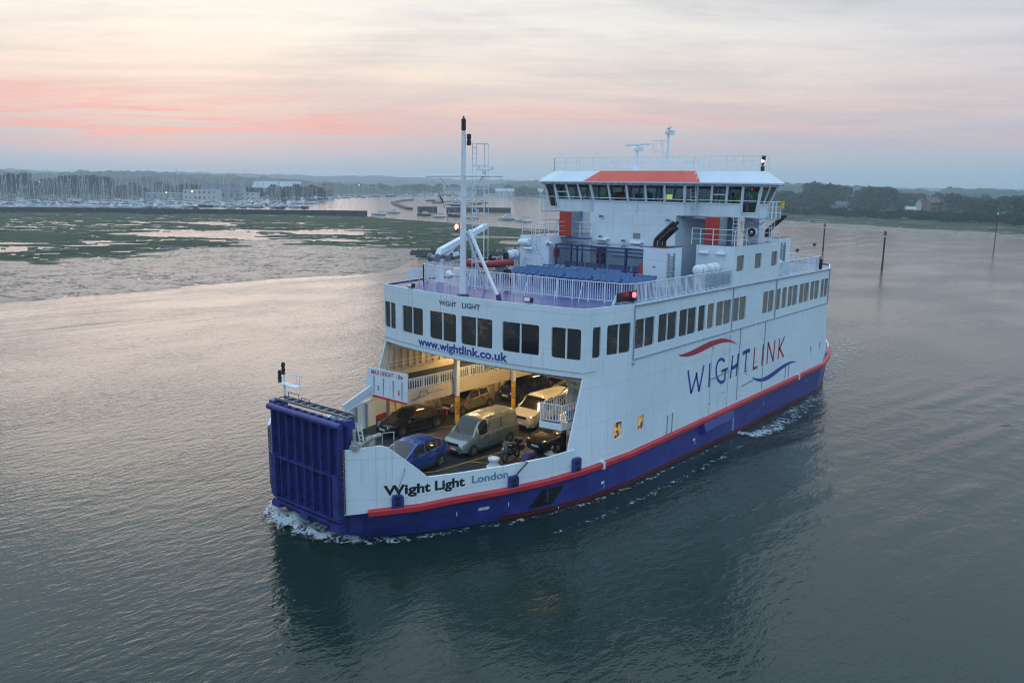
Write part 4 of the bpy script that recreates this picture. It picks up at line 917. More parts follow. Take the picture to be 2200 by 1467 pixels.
m.build('red_roof_panel', ROOFR, br)
m = MB()
for i in (15, 0, 1, 2, 3, 14, 13, 12, 11):
    j = (i+1) % N; L = (ea[j]-ea[i]).length; n_ = max(1, int(L/.62))
    for k in range(n_): c = ea[i].lerp(ea[j], (k+.5)/n_)+Vector((-.08, 0, -.06)); m.box(c.x-.1, c.x+.05, c.y-.05, c.y+.05, c.z-.04, c.z+.02)
m.build('eave_bracket', STEEL, br)
m = MB(); R_ = rp(-1.15, 16.78)
rail_pts = [(.1, -8.0), (.1, 8.1), (-1.15, 8.1), (-1.15, -8.0), (.1, -8.0)]
fence(m, rail_pts, 16.78, .95, mid=(.33, .66), posts=1.15, rt=.018)
m.build('roof_rail', WHITE2, br)
m = MB(); m.box(-.4, -.3, -3.3, -2.6, 17.35, 17.5); m.box(-.4, -.3, 2.6, 3.3, 17.3, 17.45); m.build('rail_box', WHITE2, br)
m = MB()
for y in (3.95, 4.28): m.tube([(.95, y, 14.3), (1.3, y, 16.1), (.3, y, 16.95), (.2, y, 17.7)], .025, 5)
for k in range(8): m.tube([(.97+k*.04, 3.95+.55*0, 14.4+k*.24), (.97+k*.04, 4.28, 14.4+k*.24)], .018, 5)
m.build('roof_ladder', WHITE2, br)
# catwalk rails outside the bridge windows
m = MB(); off = lambda P, d: [(a+(d if a > -.5 else -d), b+(d if b > 0 else -d)+OFFB) for a, b in P]
cw = off(wp(Z1), .16)
seq = [cw[i] for i in (3, 2, 1, 0, 15, 14, 13, 12)]
for p, q in zip(seq, seq[1:]): m.tube([(*p, 14.93), (*q, 14.93)], .028, 6)
for p, q in zip(seq, seq[1:]):
    L = math.dist(p, q); n_ = max(1, int(L/1.5))
    for k in range(n_+1): c = (p[0]+(q[0]-p[0])*k/n_, p[1]+(q[1]-p[1])*k/n_); m.tube([(*c, 13.95), (*c, 14.93)], .016, 5)
for s in (1, -1):
    P = [(.4, 8.2*s), (.2, 9.1*s), (-1.1, 9.1*s), (-1.4, 8.2*s)]
    fence(m, P, 13.85, 1.05, mid=(.35, .68), posts=.8, rt=.024)
    m.tube([(.1, 9.1*s, 12.2), (.1, 9.1*s, 14.9)], .02, 5); m.tube([(-.3, 9.1*s, 12.2), (-.3, 9.1*s, 14.9)], .02, 5)
m.build('catwalk_rail', WHITE2, br)
m = MB()
for s in (1, -1): m.prism([(.4, 8.05*s, 13.8), (.2, 9.1*s, 13.8), (-1.1, 9.1*s, 13.8), (-1.4, 8.05*s, 13.8)], (0, 0, .05))
m.build('wing_platform', GREYP, br)
m = MB(); m.tube([(-1.1, 9.2, 14.5), (-1.1, 9.2, 14.95)], .12, 8); m.build('float_light', YELF, br)
# searchlights and davit gear below the wings
for s, y in ((1, 8.0), (-1, -6.9)):
    m = MB(); m.mat(STEEL); m.tube([(.3, y, 13.85), (.3, y, 13.4)], .06, 6); m.tube([(.3, y-.35, 13.75), (.35, y+.3, 13.7)], .04, 5); m.tube([(.5, y-.3, 13.6), (.1, y+.4, 13.5), (.3, y+.7, 13.7)], .03, 5); m.mat(WHITE2); m.lathe((.15, y, 13.0), [(.1, 0), (.28, .1), (.32, .3), (.33, .42)], 14, 'x'); m.mat(BLACK); m.lathe((.56, y, 13.0), [(.3, 0), (.3, .02)], 14, 'x'); m.mat(CHROME); m.lathe((.58, y, 13.0), [(.1, 0), (.02, .03)], 10, 'x'); m.build('searchlight', None, br)
m = MB(); m.tube([(-.6, 7.4, 12.2), (-.2, 7.0, 13.1), (-.3, 6.9, 13.6)], .04, 6)
for k in range(7): m.tube([(1.0, 6.95, 12.3+k*.24), (1.0, 7.3, 12.3+k*.24)], .018, 4)
m.tube([(1.0, 6.95, 12.2), (1.0, 6.95, 13.9)], .025, 5); m.tube([(1.0, 7.3, 12.2), (1.0, 7.3, 13.9)], .025, 5); m.build('bridge_ladder', WHITE2, br)
# radars
def radar(a, b, zt, L, ang, nm='radar'):
    m = MB(); m.tube([(a, b, 16.75), (a, b, zt-.35)], .075, 8); o = m.build('radar_mast', WHITE2, ferry)
    m = MB(); m.lathe((a, b, zt-.38), [(.16, 0), (.24, .05), (.24, .22), (.12, .3), (.08, .36)], 12); m.box(a-.15, a+.15, b+.1, b+.4, zt-.4, zt-.12); m.build('radar_gearbox', WHITE2, o)
    m = MB(); dx, dy = math.cos(ang)*L/2, math.sin(ang)*L/2; m.bar((a-dx, b-dy, zt+.05), (a+dx, b+dy, zt+.05), .18, .11); m.build('radar_scanner', WHITE2, o); return o
r1 = radar(-1, -1.55, 18.55, 2.3, math.radians(75)); r2 = radar(-1, .87, 19.62, 1.3, math.radians(38))
m = MB(); m.lathe((-1, -1.55, 16.75), [(.35, 0), (.1, .55)], 4); m.box(-1.1, -.9, -1.3, -1.15, 17.3, 17.5); m.build('radar_foot', WHITE2, r1)
m = MB()
for dx, dy in ((.5, -1.0), (-.6, .3), (.3, .8)): m.tube([(-1, .87, 18.2), (-1+dx, .87+dy, 16.8)], .025, 5)
for y in (.35, .55): m.tube([(-1, y, 16.8), (-1, y, 18.9)], .02, 5)
for k in range(8): m.tube([(-1, .35, 17.0+k*.25), (-1, .55, 17.0+k*.25)], .014, 4)
for z in (18.15, 18.85): m.tube([(-1, .3, z), (-1, -.35, z), (-1.3, -.35, z), (-1.3, .3, z), (-1, .3, z)], .018, 5)
for y, x in ((-.35, -1), (-.35, -1.3), (0, -1), (.3, -1.3)): m.tube([(x, y, 18.15), (x, y, 18.85)], .015, 5)
m.tube([(-1, .3, 18.85), (-1, .87, 18.85)], .02, 5); m.build('radar_ladder', WHITE2, r2)
m = MB(); m.lathe((-1, 7.75, 16.8), [(.12, 0), (.14, .05), (.12, .3), (.06, .34), (.1, .55)], 12); m.lathe((-1, 7.8, 17.48), [(.09, 0), (.12, .04), (.12, .25), (.04, .3)], 12); nl = m.build('roof_lamp', BLACK, br)
m = MB(); m.lathe((-.95, 7.75, 17.33), [(.05, 0), (.1, .03), (.1, .13), (.05, .16)], 12); m.build('lit_roof_lamp', REDW, nl)
# bridge interior
m = MB(); m.box(.2, 1.1, -2.9, -1.2, 13.95, 14.85); m.box(.2, 1.1, -.8, 1.2, 13.95, 14.8); m.box(.2, 1.1, 1.6, 3.0, 13.95, 14.85); m.box(-2.2, -1.2, -.8, .8, 13.95, 14.7); m.box(-1.2, -.3, 5.6, 7.0, 13.95, 14.6); m.box(-1.2, -.3, -7.0, -5.6, 13.95, 14.6); m.build('console', DARKIN, br)
m = MB()
for (y, z) in ((-2.3, 14.9), (-1.7, 14.9), (-.3, 14.85), (.5, 14.9)): m.box(.55, .62, y-.28, y+.28, z, z+.42)
m.build('monitor', BLACK, br)
m = MB(); m.box(.8, .84, 2.0, 2.42, 14.9, 15.25); m.build('lit_monitor', SCREEN, br)
m = MB()
for y in (-4.5, -2.5, 0, 2.5, 4.5): m.box(-1.9, -1.75, y-.05, y+.05, 13.9, 15.9)
m.build('interior_post', CREAM, br)
# ================================================================== PEOPLE
def skinned(name, V, E, mat, parent, sub=1):
    me = bpy.data.meshes.new(name); me.from_pydata([v[:3] for v in V], E, []); o = bpy.data.objects.new(name, me); COL.objects.link(o)
    md = o.modifiers.new('s', 'SKIN'); md.use_smooth_shade = True
    for i, v in enumerate(V):
        sv = me.skin_vertices[0].data[i]; r = v[3]; sv.radius = (r, v[4] if len(v) > 4 else r)
    me.skin_vertices[0].data[0].use_root = True
    md2 = o.modifiers.new('u', 'SUBSURF'); md2.levels = md2.render_levels = sub
    dg = bpy.context.evaluated_depsgraph_get(); me2 = bpy.data.meshes.new_from_object(o.evaluated_get(dg)); bpy.data.objects.remove(o)
    me2.materials.clear(); me2.materials.append(mat); me2.name = name; me2.shade_smooth()
    o = bpy.data.objects.new(name, me2); COL.objects.link(o); o.parent = parent; return o
def person(loc, rz, label, pose='sit', top=CLOTH, legs=CLOTH, hair=HAIR, longhair=False):
    r = empty('person', loc, rz); tag(r, label, 'person')
    s = .95
    if pose == 'sit':
        hip, kx, kz, fx, fz = .48, .42, .50, .45, .05
    else: hip, kx, kz, fx, fz = .92, .03, .48, .0, .06
    # facing +x
    V = [(0, 0, hip, .14, .12), (0, 0, hip+.22, .13, .11), (.02, 0, hip+.44, .16, .11), (.03, 0, hip+.54, .06), (.04, 0, hip+.62, .055), (.05, 0, hip+.70, .09), (.05, 0, hip+.80, .088)]
    E = [(0, 1), (1, 2), (2, 3), (3, 4), (4, 5), (5, 6)]
    def add(vs, root):
        i = len(V); V.extend(vs); E.append((root, i)); E.extend((i+k, i+k+1) for k in range(len(vs)-1))
    for sd in (1, -1):
        add([(kx*.1, .1*sd, hip, .09), (kx, .11*sd, kz, .06), (fx, .11*sd, fz+.05, .04), (fx+.14, .12*sd, fz, .035)], 0)
        if pose == 'sit': add([(.02, .2*sd, hip+.46, .055), (.08, .24*sd, hip+.2, .045), (.3, .16*sd, hip+.16, .035), (.38, .13*sd, hip+.15, .03)], 2)
        else: add([(.02, .2*sd, hip+.46, .055), (.06, .25*sd, hip+.2, .045), (.26, .2*sd, hip+.14, .035), (.34, .18*sd, hip+.16, .03)], 2)
    b = skinned('body', V, E, top, r, 1)
    me = b.data; me.materials.append(SKIN); me.materials.append(legs)
    for p in me.polygons:
        c = p.center
        if c.z > hip+.57 or (c.x > .33 and hip+.08 < c.z < hip+.25 and abs(c.y) > .1): p.material_index = 1
        elif c.z < hip-.02: p.material_index = 2
    m = MB(); m.lathe((.03, 0, hip+.70), [(.075, -.1 if longhair else .0), (.10, .02), (.105, .1), (.09, .17), (.04, .2)], 12); h = m.build('hair', hair, r, smooth=True)
    for v in h.data.vertices: v.co.x -= .025
    m = MB(); m.lathe((.135, 0, hip+.735), [(.012, -.02), (.016, 0), (.006, .03)], 6); m.build('nose', SKIN, r)
    return r
pp = at(1089, 566, 11.1)
person((pp.x, pp.y, DZ), math.radians(60), 'dark-haired passenger in a black coat sitting behind the front deck rail', 'sit', longhair=True)
person((.0, 6.35, 13.62), math.radians(20), 'crew member in a yellow-green hi-vis vest at the port bridge window', 'stand', top=HIVIS)
person((-.2, -.0, 13.62), 0, 'dark-clothed officer standing behind the middle bridge windows', 'stand')
person((-.3, 2.7, 13.62), 0, 'officer in dark clothes beside the glowing chart screen on the bridge', 'stand')
# ================================================================== VEHICLES
def lerp_tab(T, x): return float(np.interp(x, [t[0] for t in T], [t[1] for t in T]))
def car(name, loc, rz, label, cat, L, W, paint, top, belt, wb, wr=.31, glass_a=None, cabw=.80, sidewin=None, van=False, nose=.72, steelw=False, plate='front', lights='clear', sc=1.0, group=None, rear=.85):
    """top: (x,z) outline of bonnet/roof from nose(+x) to tail, belt: (x,z) waistline; glass_a=(windscreen x0,x1),(rear x0,x1)"""
    root = empty(name, loc, rz); tag(root, label, cat, group); root.scale = (sc, sc, sc)
    H = L/2; NS = 46; xs = [H-L*(.5-.5*math.cos(math.pi*i/NS)) for i in range(NS+1)]
    xs = [H-L*i/NS for i in range(NS+1)]
    topT = sorted(top); beltT = sorted(belt)
    def hw(x):
        t = x/H; e = abs(t)**(5 if t > 0 else 6); k = nose if t > 0 else rear; return W/2*(1-(1-k)*e-.03*t*t)
    body, ws, rw = MB(), MB(), MB(); sw = {}
    rings = []
    for x in xs:
        zt = lerp_tab(topT, x); zb = min(lerp_tab(beltT, x), zt-.015); w_ = hw(x); lo = .20 if abs(x) < H*.93 else .27
        h = zt-zb; cab = max(0, min(1, (h-.05)/.4)); wt = w_*(1-(1-cabw)*cab)
        R_ = [(0, lo), (w_*.80, lo), (w_*.95, lo+.08), (w_, lo+.25), (w_*1.0, .5*(lo+zb)+.08), (w_*.985, zb-.05), (w_*.955, zb), (w_*.955+(wt-w_*.955)*.5, zb+h*.52), (wt, zb+h*.88 if cab > .2 else zb+h*.6), (wt*.88, zt-.012), (wt*.5, zt+.012*cab), (0, zt+.02*cab)]
        rings.append([(x, y, z) for y, z in R_])
    K = len(rings[0])
    for i in range(NS):
        xm = (xs[i]+xs[i+1])/2
        for k in range(K-1):
            for sgn in (1, -1):
                q = [rings[i][k], rings[i+1][k], rings[i+1][k+1], rings[i][k+1]]
                q = [(a, b*sgn, c) for a, b, c in q]
                if sgn < 0: q = q[::-1]
                tgt = body
                if k >= 9 and glass_a[0][1] < xm < glass_a[0][0]: tgt = ws
                elif k >= 9 and glass_a[1] and glass_a[1][1] < xm < glass_a[1][0]: tgt = rw
                elif k in (6, 7) and any(a1 < xm < a0 for a0, a1 in sidewin): tgt = sw.setdefault((sgn, [a1 < xm < a0 for a0, a1 in sidewin].index(True)), MB())
                tgt.face(q)
    for e in (0, -1):
        R_ = rings[e]; P = [(a, b, c) for a, b, c in R_]+[(a, -b, c) for a, b, c in R_[::-1][1:-1]]; body.face(P)
    b_o = body.build('body', paint, root, smooth=True, angle=38)
    for nm, q in [('windscreen', ws), ('rear_window', rw)]+[('side_window', q) for q in sw.values()]:
        if q.f: q.build(nm, CARG, root, smooth=True, angle=50)
    # wheels
    for x in (wb/2+.05, -wb/2+.05):
        for s_ in (1, -1):
            y = hw(x)*s_; y1 = (hw(x)+.012)*s_
            a = MB(); ang = [i*math.pi/12 for i in range(0, 25)]
            a.face([(x+(wr+.055)*math.cos(t), y1*.998, max(.2, wr+(wr+.055)*math.sin(t))) for t in ang[:-1]]); a.build('wheel_arch', RUBBER, b_o)
            t = MB(); c = y-.16*s_
            t.lathe((x, y-.19 if s_ > 0 else y+.19-.21, wr), [(wr*.6, 0), (wr*.95, .0), (wr, .03), (wr, .18), (wr*.95, .21), (wr*.6, .21)], 22, 'y'); wh = t.build('wheel', RUBBER, root, smooth=True, angle=35)
            h = MB(); yo = (y+.024*s_)
            h.lathe((x, yo-.02 if s_ > 0 else yo+.0, wr), [(wr*.66, 0), (wr*.66, .02)], 20, 'y')
            rim = h.build('rim', STEELR, wh)
            h = MB()
            for k in range(5):
                t0 = k*2*math.pi/5; h.bar((x, yo+.008*s_, wr), (x+wr*.6*math.cos(t0), yo+.008*s_, wr+wr*.6*math.sin(t0)), .05, .07, up=(0, 1, 0))
            h.build('spoke', CHROME, wh)
    # details
    zh = lerp_tab(topT, H-.25)
    fx = H+.005
    wn = hw(H-.16)
    for s_ in (1, -1):
        hl = MB(); hl.prism([(H-.02, s_*wn*.60, zh-.20), (H-.24, s_*wn*.985, zh-.18), (H-.34, s_*wn*.99, zh-.05), (H-.10, s_*wn*.62, zh-.06)], (.025, .012*s_, 0)); hl.build('headlight', HLITE, root)
    g = MB(); g.box(H-.06, H+.012, -wn*.5, wn*.5, zh-.24, zh-.10); g.box(H-.05, H+.012, -wn*.6, wn*.6, .27, .38); g.build('grille', BLACK, root)
    g = MB(); g.box(H, H+.025, -.25, .25, .42, .53); g.build('number_plate', PLATE, root)
    g = MB(); g.box(-H-.01, -H+.05, -.25, .25, .6, .71); g.build('number_plate', YELLOW, root)
    g = MB()
    for s_ in (1, -1): g = MB(); g.box(-H+.0-.012, -H+.12, s_*hw(-H+.1)*.78, s_*hw(-H+.1)*1.02, .62, .86); g.build('tail_light', LETR, root)
    mx = glass_a[0][1]+.30; zb = lerp_tab(beltT, mx)
    for s_ in (1, -1):
        g = MB(); g.prism([(mx, s_*(hw(mx)*.97), zb+.0), (mx-.03, s_*(hw(mx)+.17), zb+.02), (mx-.03, s_*(hw(mx)+.17), zb+.15), (mx, s_*(hw(mx)*.97), zb+.10)], (.09, 0, 0)); g.build('mirror', paint, root)
    g = MB()   # door gaps and handles
    for x in (([sidewin[0][0]-.05]+[w_[1]-.03 for w_ in sidewin])[:3]):
        for s_ in (1, -1): z1 = lerp_tab(beltT, x)-.04; g.box(x-.006, x+.006, s_*hw(x)*.97, s_*(hw(x)+.004), .32, z1)
    for w_ in sidewin[:2]:
        x = w_[1]+.14
        for s_ in (1, -1): z1 = lerp_tab(beltT, x)-.14; g.box(x-.08, x+.08, s_*hw(x)*.98, s_*(hw(x)+.02), z1-.015, z1+.02)
    g.build('door_gap', BLACK, b_o)
    for s_ in (1, -1): g = MB(); g.bar((wb/2-.4, s_*(hw(0)-.03), .25), (-wb/2+.5, s_*(hw(0)-.03), .25), .08, .1); g.build('sill', RUBBER, root)
    return root
def carpaint(n, c, m_=.3, r=.28):
    dk = max(c) < .06; return pm(n, c, .6 if dk else r, metal=0 if dk else m_, var=.03, coat=1., spec=.05 if dk else .5)
CARG = pm('car_glass', (.012, .015, .016), .04, var=.3, spec=.8)
STEELR = pm('wheel_disc', (.06, .06, .065), .4, metal=.4); HLITE = pm('headlight_lens', (.55, .6, .62), .08, var=.2, vs=9, spec=1.); PLATE = pm('plate_white', (.6, .6, .58), .5)
CD = 1.304
sedan_top = [(2.3, .56), (2.2, .72), (2.0, .80), (1.05, .96), (.25, 1.36), (-.1, 1.41), (-.9, 1.39), (-1.6, 1.10), (-1.75, 1.04), (-2.25, .98), (-2.3, .8)]
sedan_belt = [(2.3, .55), (2.0, .74), (1.05, .88), (-.5, .92), (-1.7, .97), (-2.3, .75)]
car('parked_car', (17.6, -4.92, CD), math.radians(-2), 'black saloon car at the front of the starboard lane, half under the mezzanine deck', 'car', 4.6, 1.78, carpaint('paint_black', (.008, .008, .010)), sedan_top, sedan_belt, 2.75, glass_a=((1.0, .28), (-.95, -1.6)), sidewin=[(.62, -.15), (-.22, -.98)], sc=.97)
hatch_top = [(2.0, .58), (1.93, .76), (1.7, .88), (1.2, 1.0), (.35, 1.45), (-.1, 1.52), (-1.1, 1.49), (-1.6, 1.30), (-1.95, .95), (-2.0, .8)]
hatch_belt = [(2.0, .57), (1.2, .93), (0, .98), (-1.5, 1.08), (-1.95, .9), (-2.0, .75)]
car('parked_car', (22.45, .28, CD), math.radians(4), 'bright blue hatchback at the very front of the deck behind the slanting bulwark', 'car', 4.0, 1.7, carpaint('paint_blue', (.03, .085, .33), .5), hatch_top, hatch_belt, 2.5, glass_a=((1.2, .38), (-1.35, -1.75)), sidewin=[(.72, -.1), (-.17, -1.0), (-1.05, -1.3)], sc=1.05)
van_top = [(2.4, .6), (2.33, .82), (2.1, .95), (1.6, 1.14), (1.0, 1.88), (.7, 1.96), (-.5, 2.0), (-2.2, 1.96), (-2.38, 1.85), (-2.4, .9)]
van_belt = [(2.4, .58), (2.1, .9), (1.6, 1.06), (0, 1.12), (-2.35, 1.14), (-2.4, .85)]
VANP = carpaint('paint_sage', (.26, .32, .30), .5)
van = car('parked_van', (17.25, .36, CD), math.radians(2), 'pale grey-green panel van in the middle of the car deck', 'van', 4.9, 1.8, VANP, van_top, van_belt, 3.2, wr=.33, glass_a=((1.6, 1.0), None), sidewin=[(1.2, .42)], cabw=.83, sc=.97, nose=.82, rear=.95)
m = MB()
for s_ in (1, -1):
    for (x0, x1) in ((.25, -.75), (-.85, -2.15)):
        for (p, q) in (((x0, 1.22), (x1, 1.22)), ((x0, 1.74), (x1, 1.74)), ((x0, 1.22), (x0, 1.74)), ((x1, 1.22), (x1, 1.74))):
            yy = lambda z: .9*s_*(.965-(z-1.1)*.14); m.bar((p[0], yy(p[1]), p[1]), (q[0], yy(q[1]), q[1]), .03, .02)
    m.bar((.3, .895*s_, .55), (-2.3, .88*s_, .55), .03, .05); m.bar((.35, .905*s_, .3), (.35, .86*s_, 1.8), .012, .012); m.bar((-.8, .905*s_, .3), (-.8, .85*s_, 1.8), .012, .012)
m.build('panel_recess', pm('van_trim', (.10, .13, .12), .4), van)
m = MB(); m.bar((2.42, -.4, .31), (2.42, .4, .31), .03, .06); m.build('bumper_trim', WHITE2, van); m = MB(); m.box(1.55, 1.95, -.02, .0, 1.0, 1.02); m.bar((1.58, .3, 1.16), (1.3, -.35, 1.5), .02, .02); m.bar((1.62, -.3, 1.16), (1.35, -.7, 1.45), .02, .02); m.build('wiper', BLACK, van)
fi_top = [(1.95, .56), (1.88, .72), (1.65, .86), (1.05, 1.02), (.2, 1.42), (-.2, 1.47), (-1.1, 1.43), (-1.6, 1.22), (-1.9, .95), (-1.95, .78)]
fi_belt = [(1.95, .55), (1.05, .93), (0, .98), (-1.5, 1.10), (-1.9, .9), (-1.95, .74)]
gold = car('parked_car', (12.0, -5.62, CD), math.radians(0), 'gold-beige small hatchback with a green door logo, behind the black saloon', 'car', 3.95, 1.72, carpaint('paint_gold', (.30, .25, .16), .55), fi_top, fi_belt, 2.5, glass_a=((1.05, .22), (-1.3, -1.7)), sidewin=[(.60, -.25), (-.32, -1.1)], sc=1.0)
m = MB(); m.box(.25, -.25, .863, .868, .62, .78); m.build('door_logo', pm('logo_green', (.03, .22, .08), .5), gold)
m = MB(); m.box(.15, -1.2, -.5, .5, 1.47, 1.475); m.build('roof_panel', BLACK, gold)
car('parked_car', (6.9, -5.0, CD), math.radians(1), 'dark blue hatchback under the mezzanine deck behind the gold-beige car', 'car', 4.2, 1.75, carpaint('paint_navy', (.012, .018, .055), .4), hatch_top, hatch_belt, 2.6, glass_a=((1.2, .38), (-1.35, -1.75)), sidewin=[(.72, -.1), (-.17, -1.0), (-1.05, -1.3)])
car('parked_car', (6.6, -1.6, CD), math.radians(1), 'black estate car deep in the car deck behind the yellow-striped second pillar', 'car', 4.4, 1.78, MATS['paint_black'], [(2.2, .56), (2.1, .75), (1.1, .98), (.3, 1.42), (-.1, 1.5), (-1.8, 1.45), (-2.1, 1.1), (-2.2, .8)], [(2.2, .55), (1.1, .9), (-1.9, .98), (-2.2, .75)], 2.7, glass_a=((1.1, .33), (-1.85, -2.1)), sidewin=[(.65, -.1), (-.18, -1.0), (-1.1, -1.8)])
car('parked_car', (1.6, -1.7, CD), 0, 'dark car farthest inside the middle lane of the car deck', 'car', 4.4, 1.78, carpaint('paint_charcoal', (.02, .022, .025), .4), sedan_top, sedan_belt, 2.75, glass_a=((1.0, .28), (-.95, -1.6)), sidewin=[(.62, -.15), (-.22, -.98)])
vw_top = [(2.4, .62), (2.34, .88), (2.15, 1.0), (1.55, 1.2), (.95, 1.82), (.6, 1.9), (-2.0, 1.9), (-2.35, 1.75), (-2.4, .9)]
vw_belt = [(2.4, .6), (2.1, .95), (1.55, 1.1), (0, 1.14), (-2.35, 1.16), (-2.4, .85)]
car('parked_van', (11.0, .05, CD), math.radians(-1), 'cream-white van with a tall windscreen behind the grey-green panel van', 'van', 4.8, 1.88, carpaint('paint_cream', (.58, .55, .47), .0, .35), vw_top, vw_belt, 3.0, wr=.33, glass_a=((1.55, .95), None), sidewin=[(1.15, .35), (.2, -.9), (-1.05, -2.1)], cabw=.86, nose=.84, rear=.95)
car('parked_car', (14.0, 3.42, CD), 0, 'black car with a bright grille beside the port casing, under the balcony', 'car', 4.5, 1.76, MATS['paint_black'], sedan_top, sedan_belt, 2.65, glass_a=((1.0, .28), (-.95, -1.6)), sidewin=[(.62, -.15), (-.22, -.98)], sc=1.0)
# motorcycle
mo = empty('motorcycle', (17.75, 3.0, CD), math.radians(8)); mo.scale = (.86, .86, .86); tag(mo, 'black touring motorcycle parked between the van and the white bollard', 'motorcycle')
for x in (.72, -.72):
    m = MB(); m.tube([(x+.27*math.cos(t), 0, .3+.27*math.sin(t)) for t in [i*math.pi/9 for i in range(19)]], .06, 8, cap=False); wq = m.build('wheel', RUBBER, mo, smooth=True)
    m = MB(); m.lathe((x, -.03, .3), [(.07, 0), (.07, .06)], 10, 'y')
    for k in range(5): m.bar((x, 0, .3), (x+.24*math.cos(k*1.257), 0, .3+.24*math.sin(k*1.257)), .03, .02)
    m.build('rim', CHROME, wq)
m = MB(); m.lathe((0.1, 0, 0), [(0.01, .0)]*2, 3) if False else None
m.tube([(.62, 0, .95), (.45, 0, 1.0), (.1, 0, .92), (-.3, 0, .78), (-.7, 0, .82), (-.95, 0, .85)], [.1, .2, .2, .15, .14, .05], 10); m.tube([(.3, 0, .45), (-.3, 0, .42)], [.2, .2], 10); m.build('frame', BLACK, mo, smooth=True)
m = MB(); m.prism([(.95, -.16, .72), (.72, -.24, .85), (.6, -.2, 1.15), (.78, -.12, 1.1)], (0, .38, 0)); m.build('fairing', pm('fairing_black', (.01, .01, .012), .2, coat=1.), mo)
m = MB(); m.prism([(.78, -.15, 1.1), (.62, -.15, 1.32), (.6, -.15, 1.3), (.76, -.15, 1.08)], (0, .32, 0)); m.build('screen', CARG, mo)
m = MB(); m.lathe((.93, 0, .9), [(.08, 0), (.09, .02), (.02, .04)], 12, 'x'); m.build('headlight', HLITE, mo)
m = MB(); m.tube([(.5, -.36, 1.05), (.58, -.1, 1.08), (.58, .1, 1.08), (.5, .36, 1.05)], .02, 6); m.bar((.72, .08, .3), (.55, .08, .95), .05, .05); m.bar((.72, -.08, .3), (.55, -.08, .95), .05, .05); m.build('handlebar', CHROME, mo)
m = MB()
for s_ in (1, -1): m.box(-.95, -.45, .2*s_, .42*s_, .5, .82)
m.box(-1.0, -.68, -.2, .2, .88, 1.15); m.build('pannier', pm('pannier_black', (.012, .012, .014), .5), mo)
HAZE = .00038
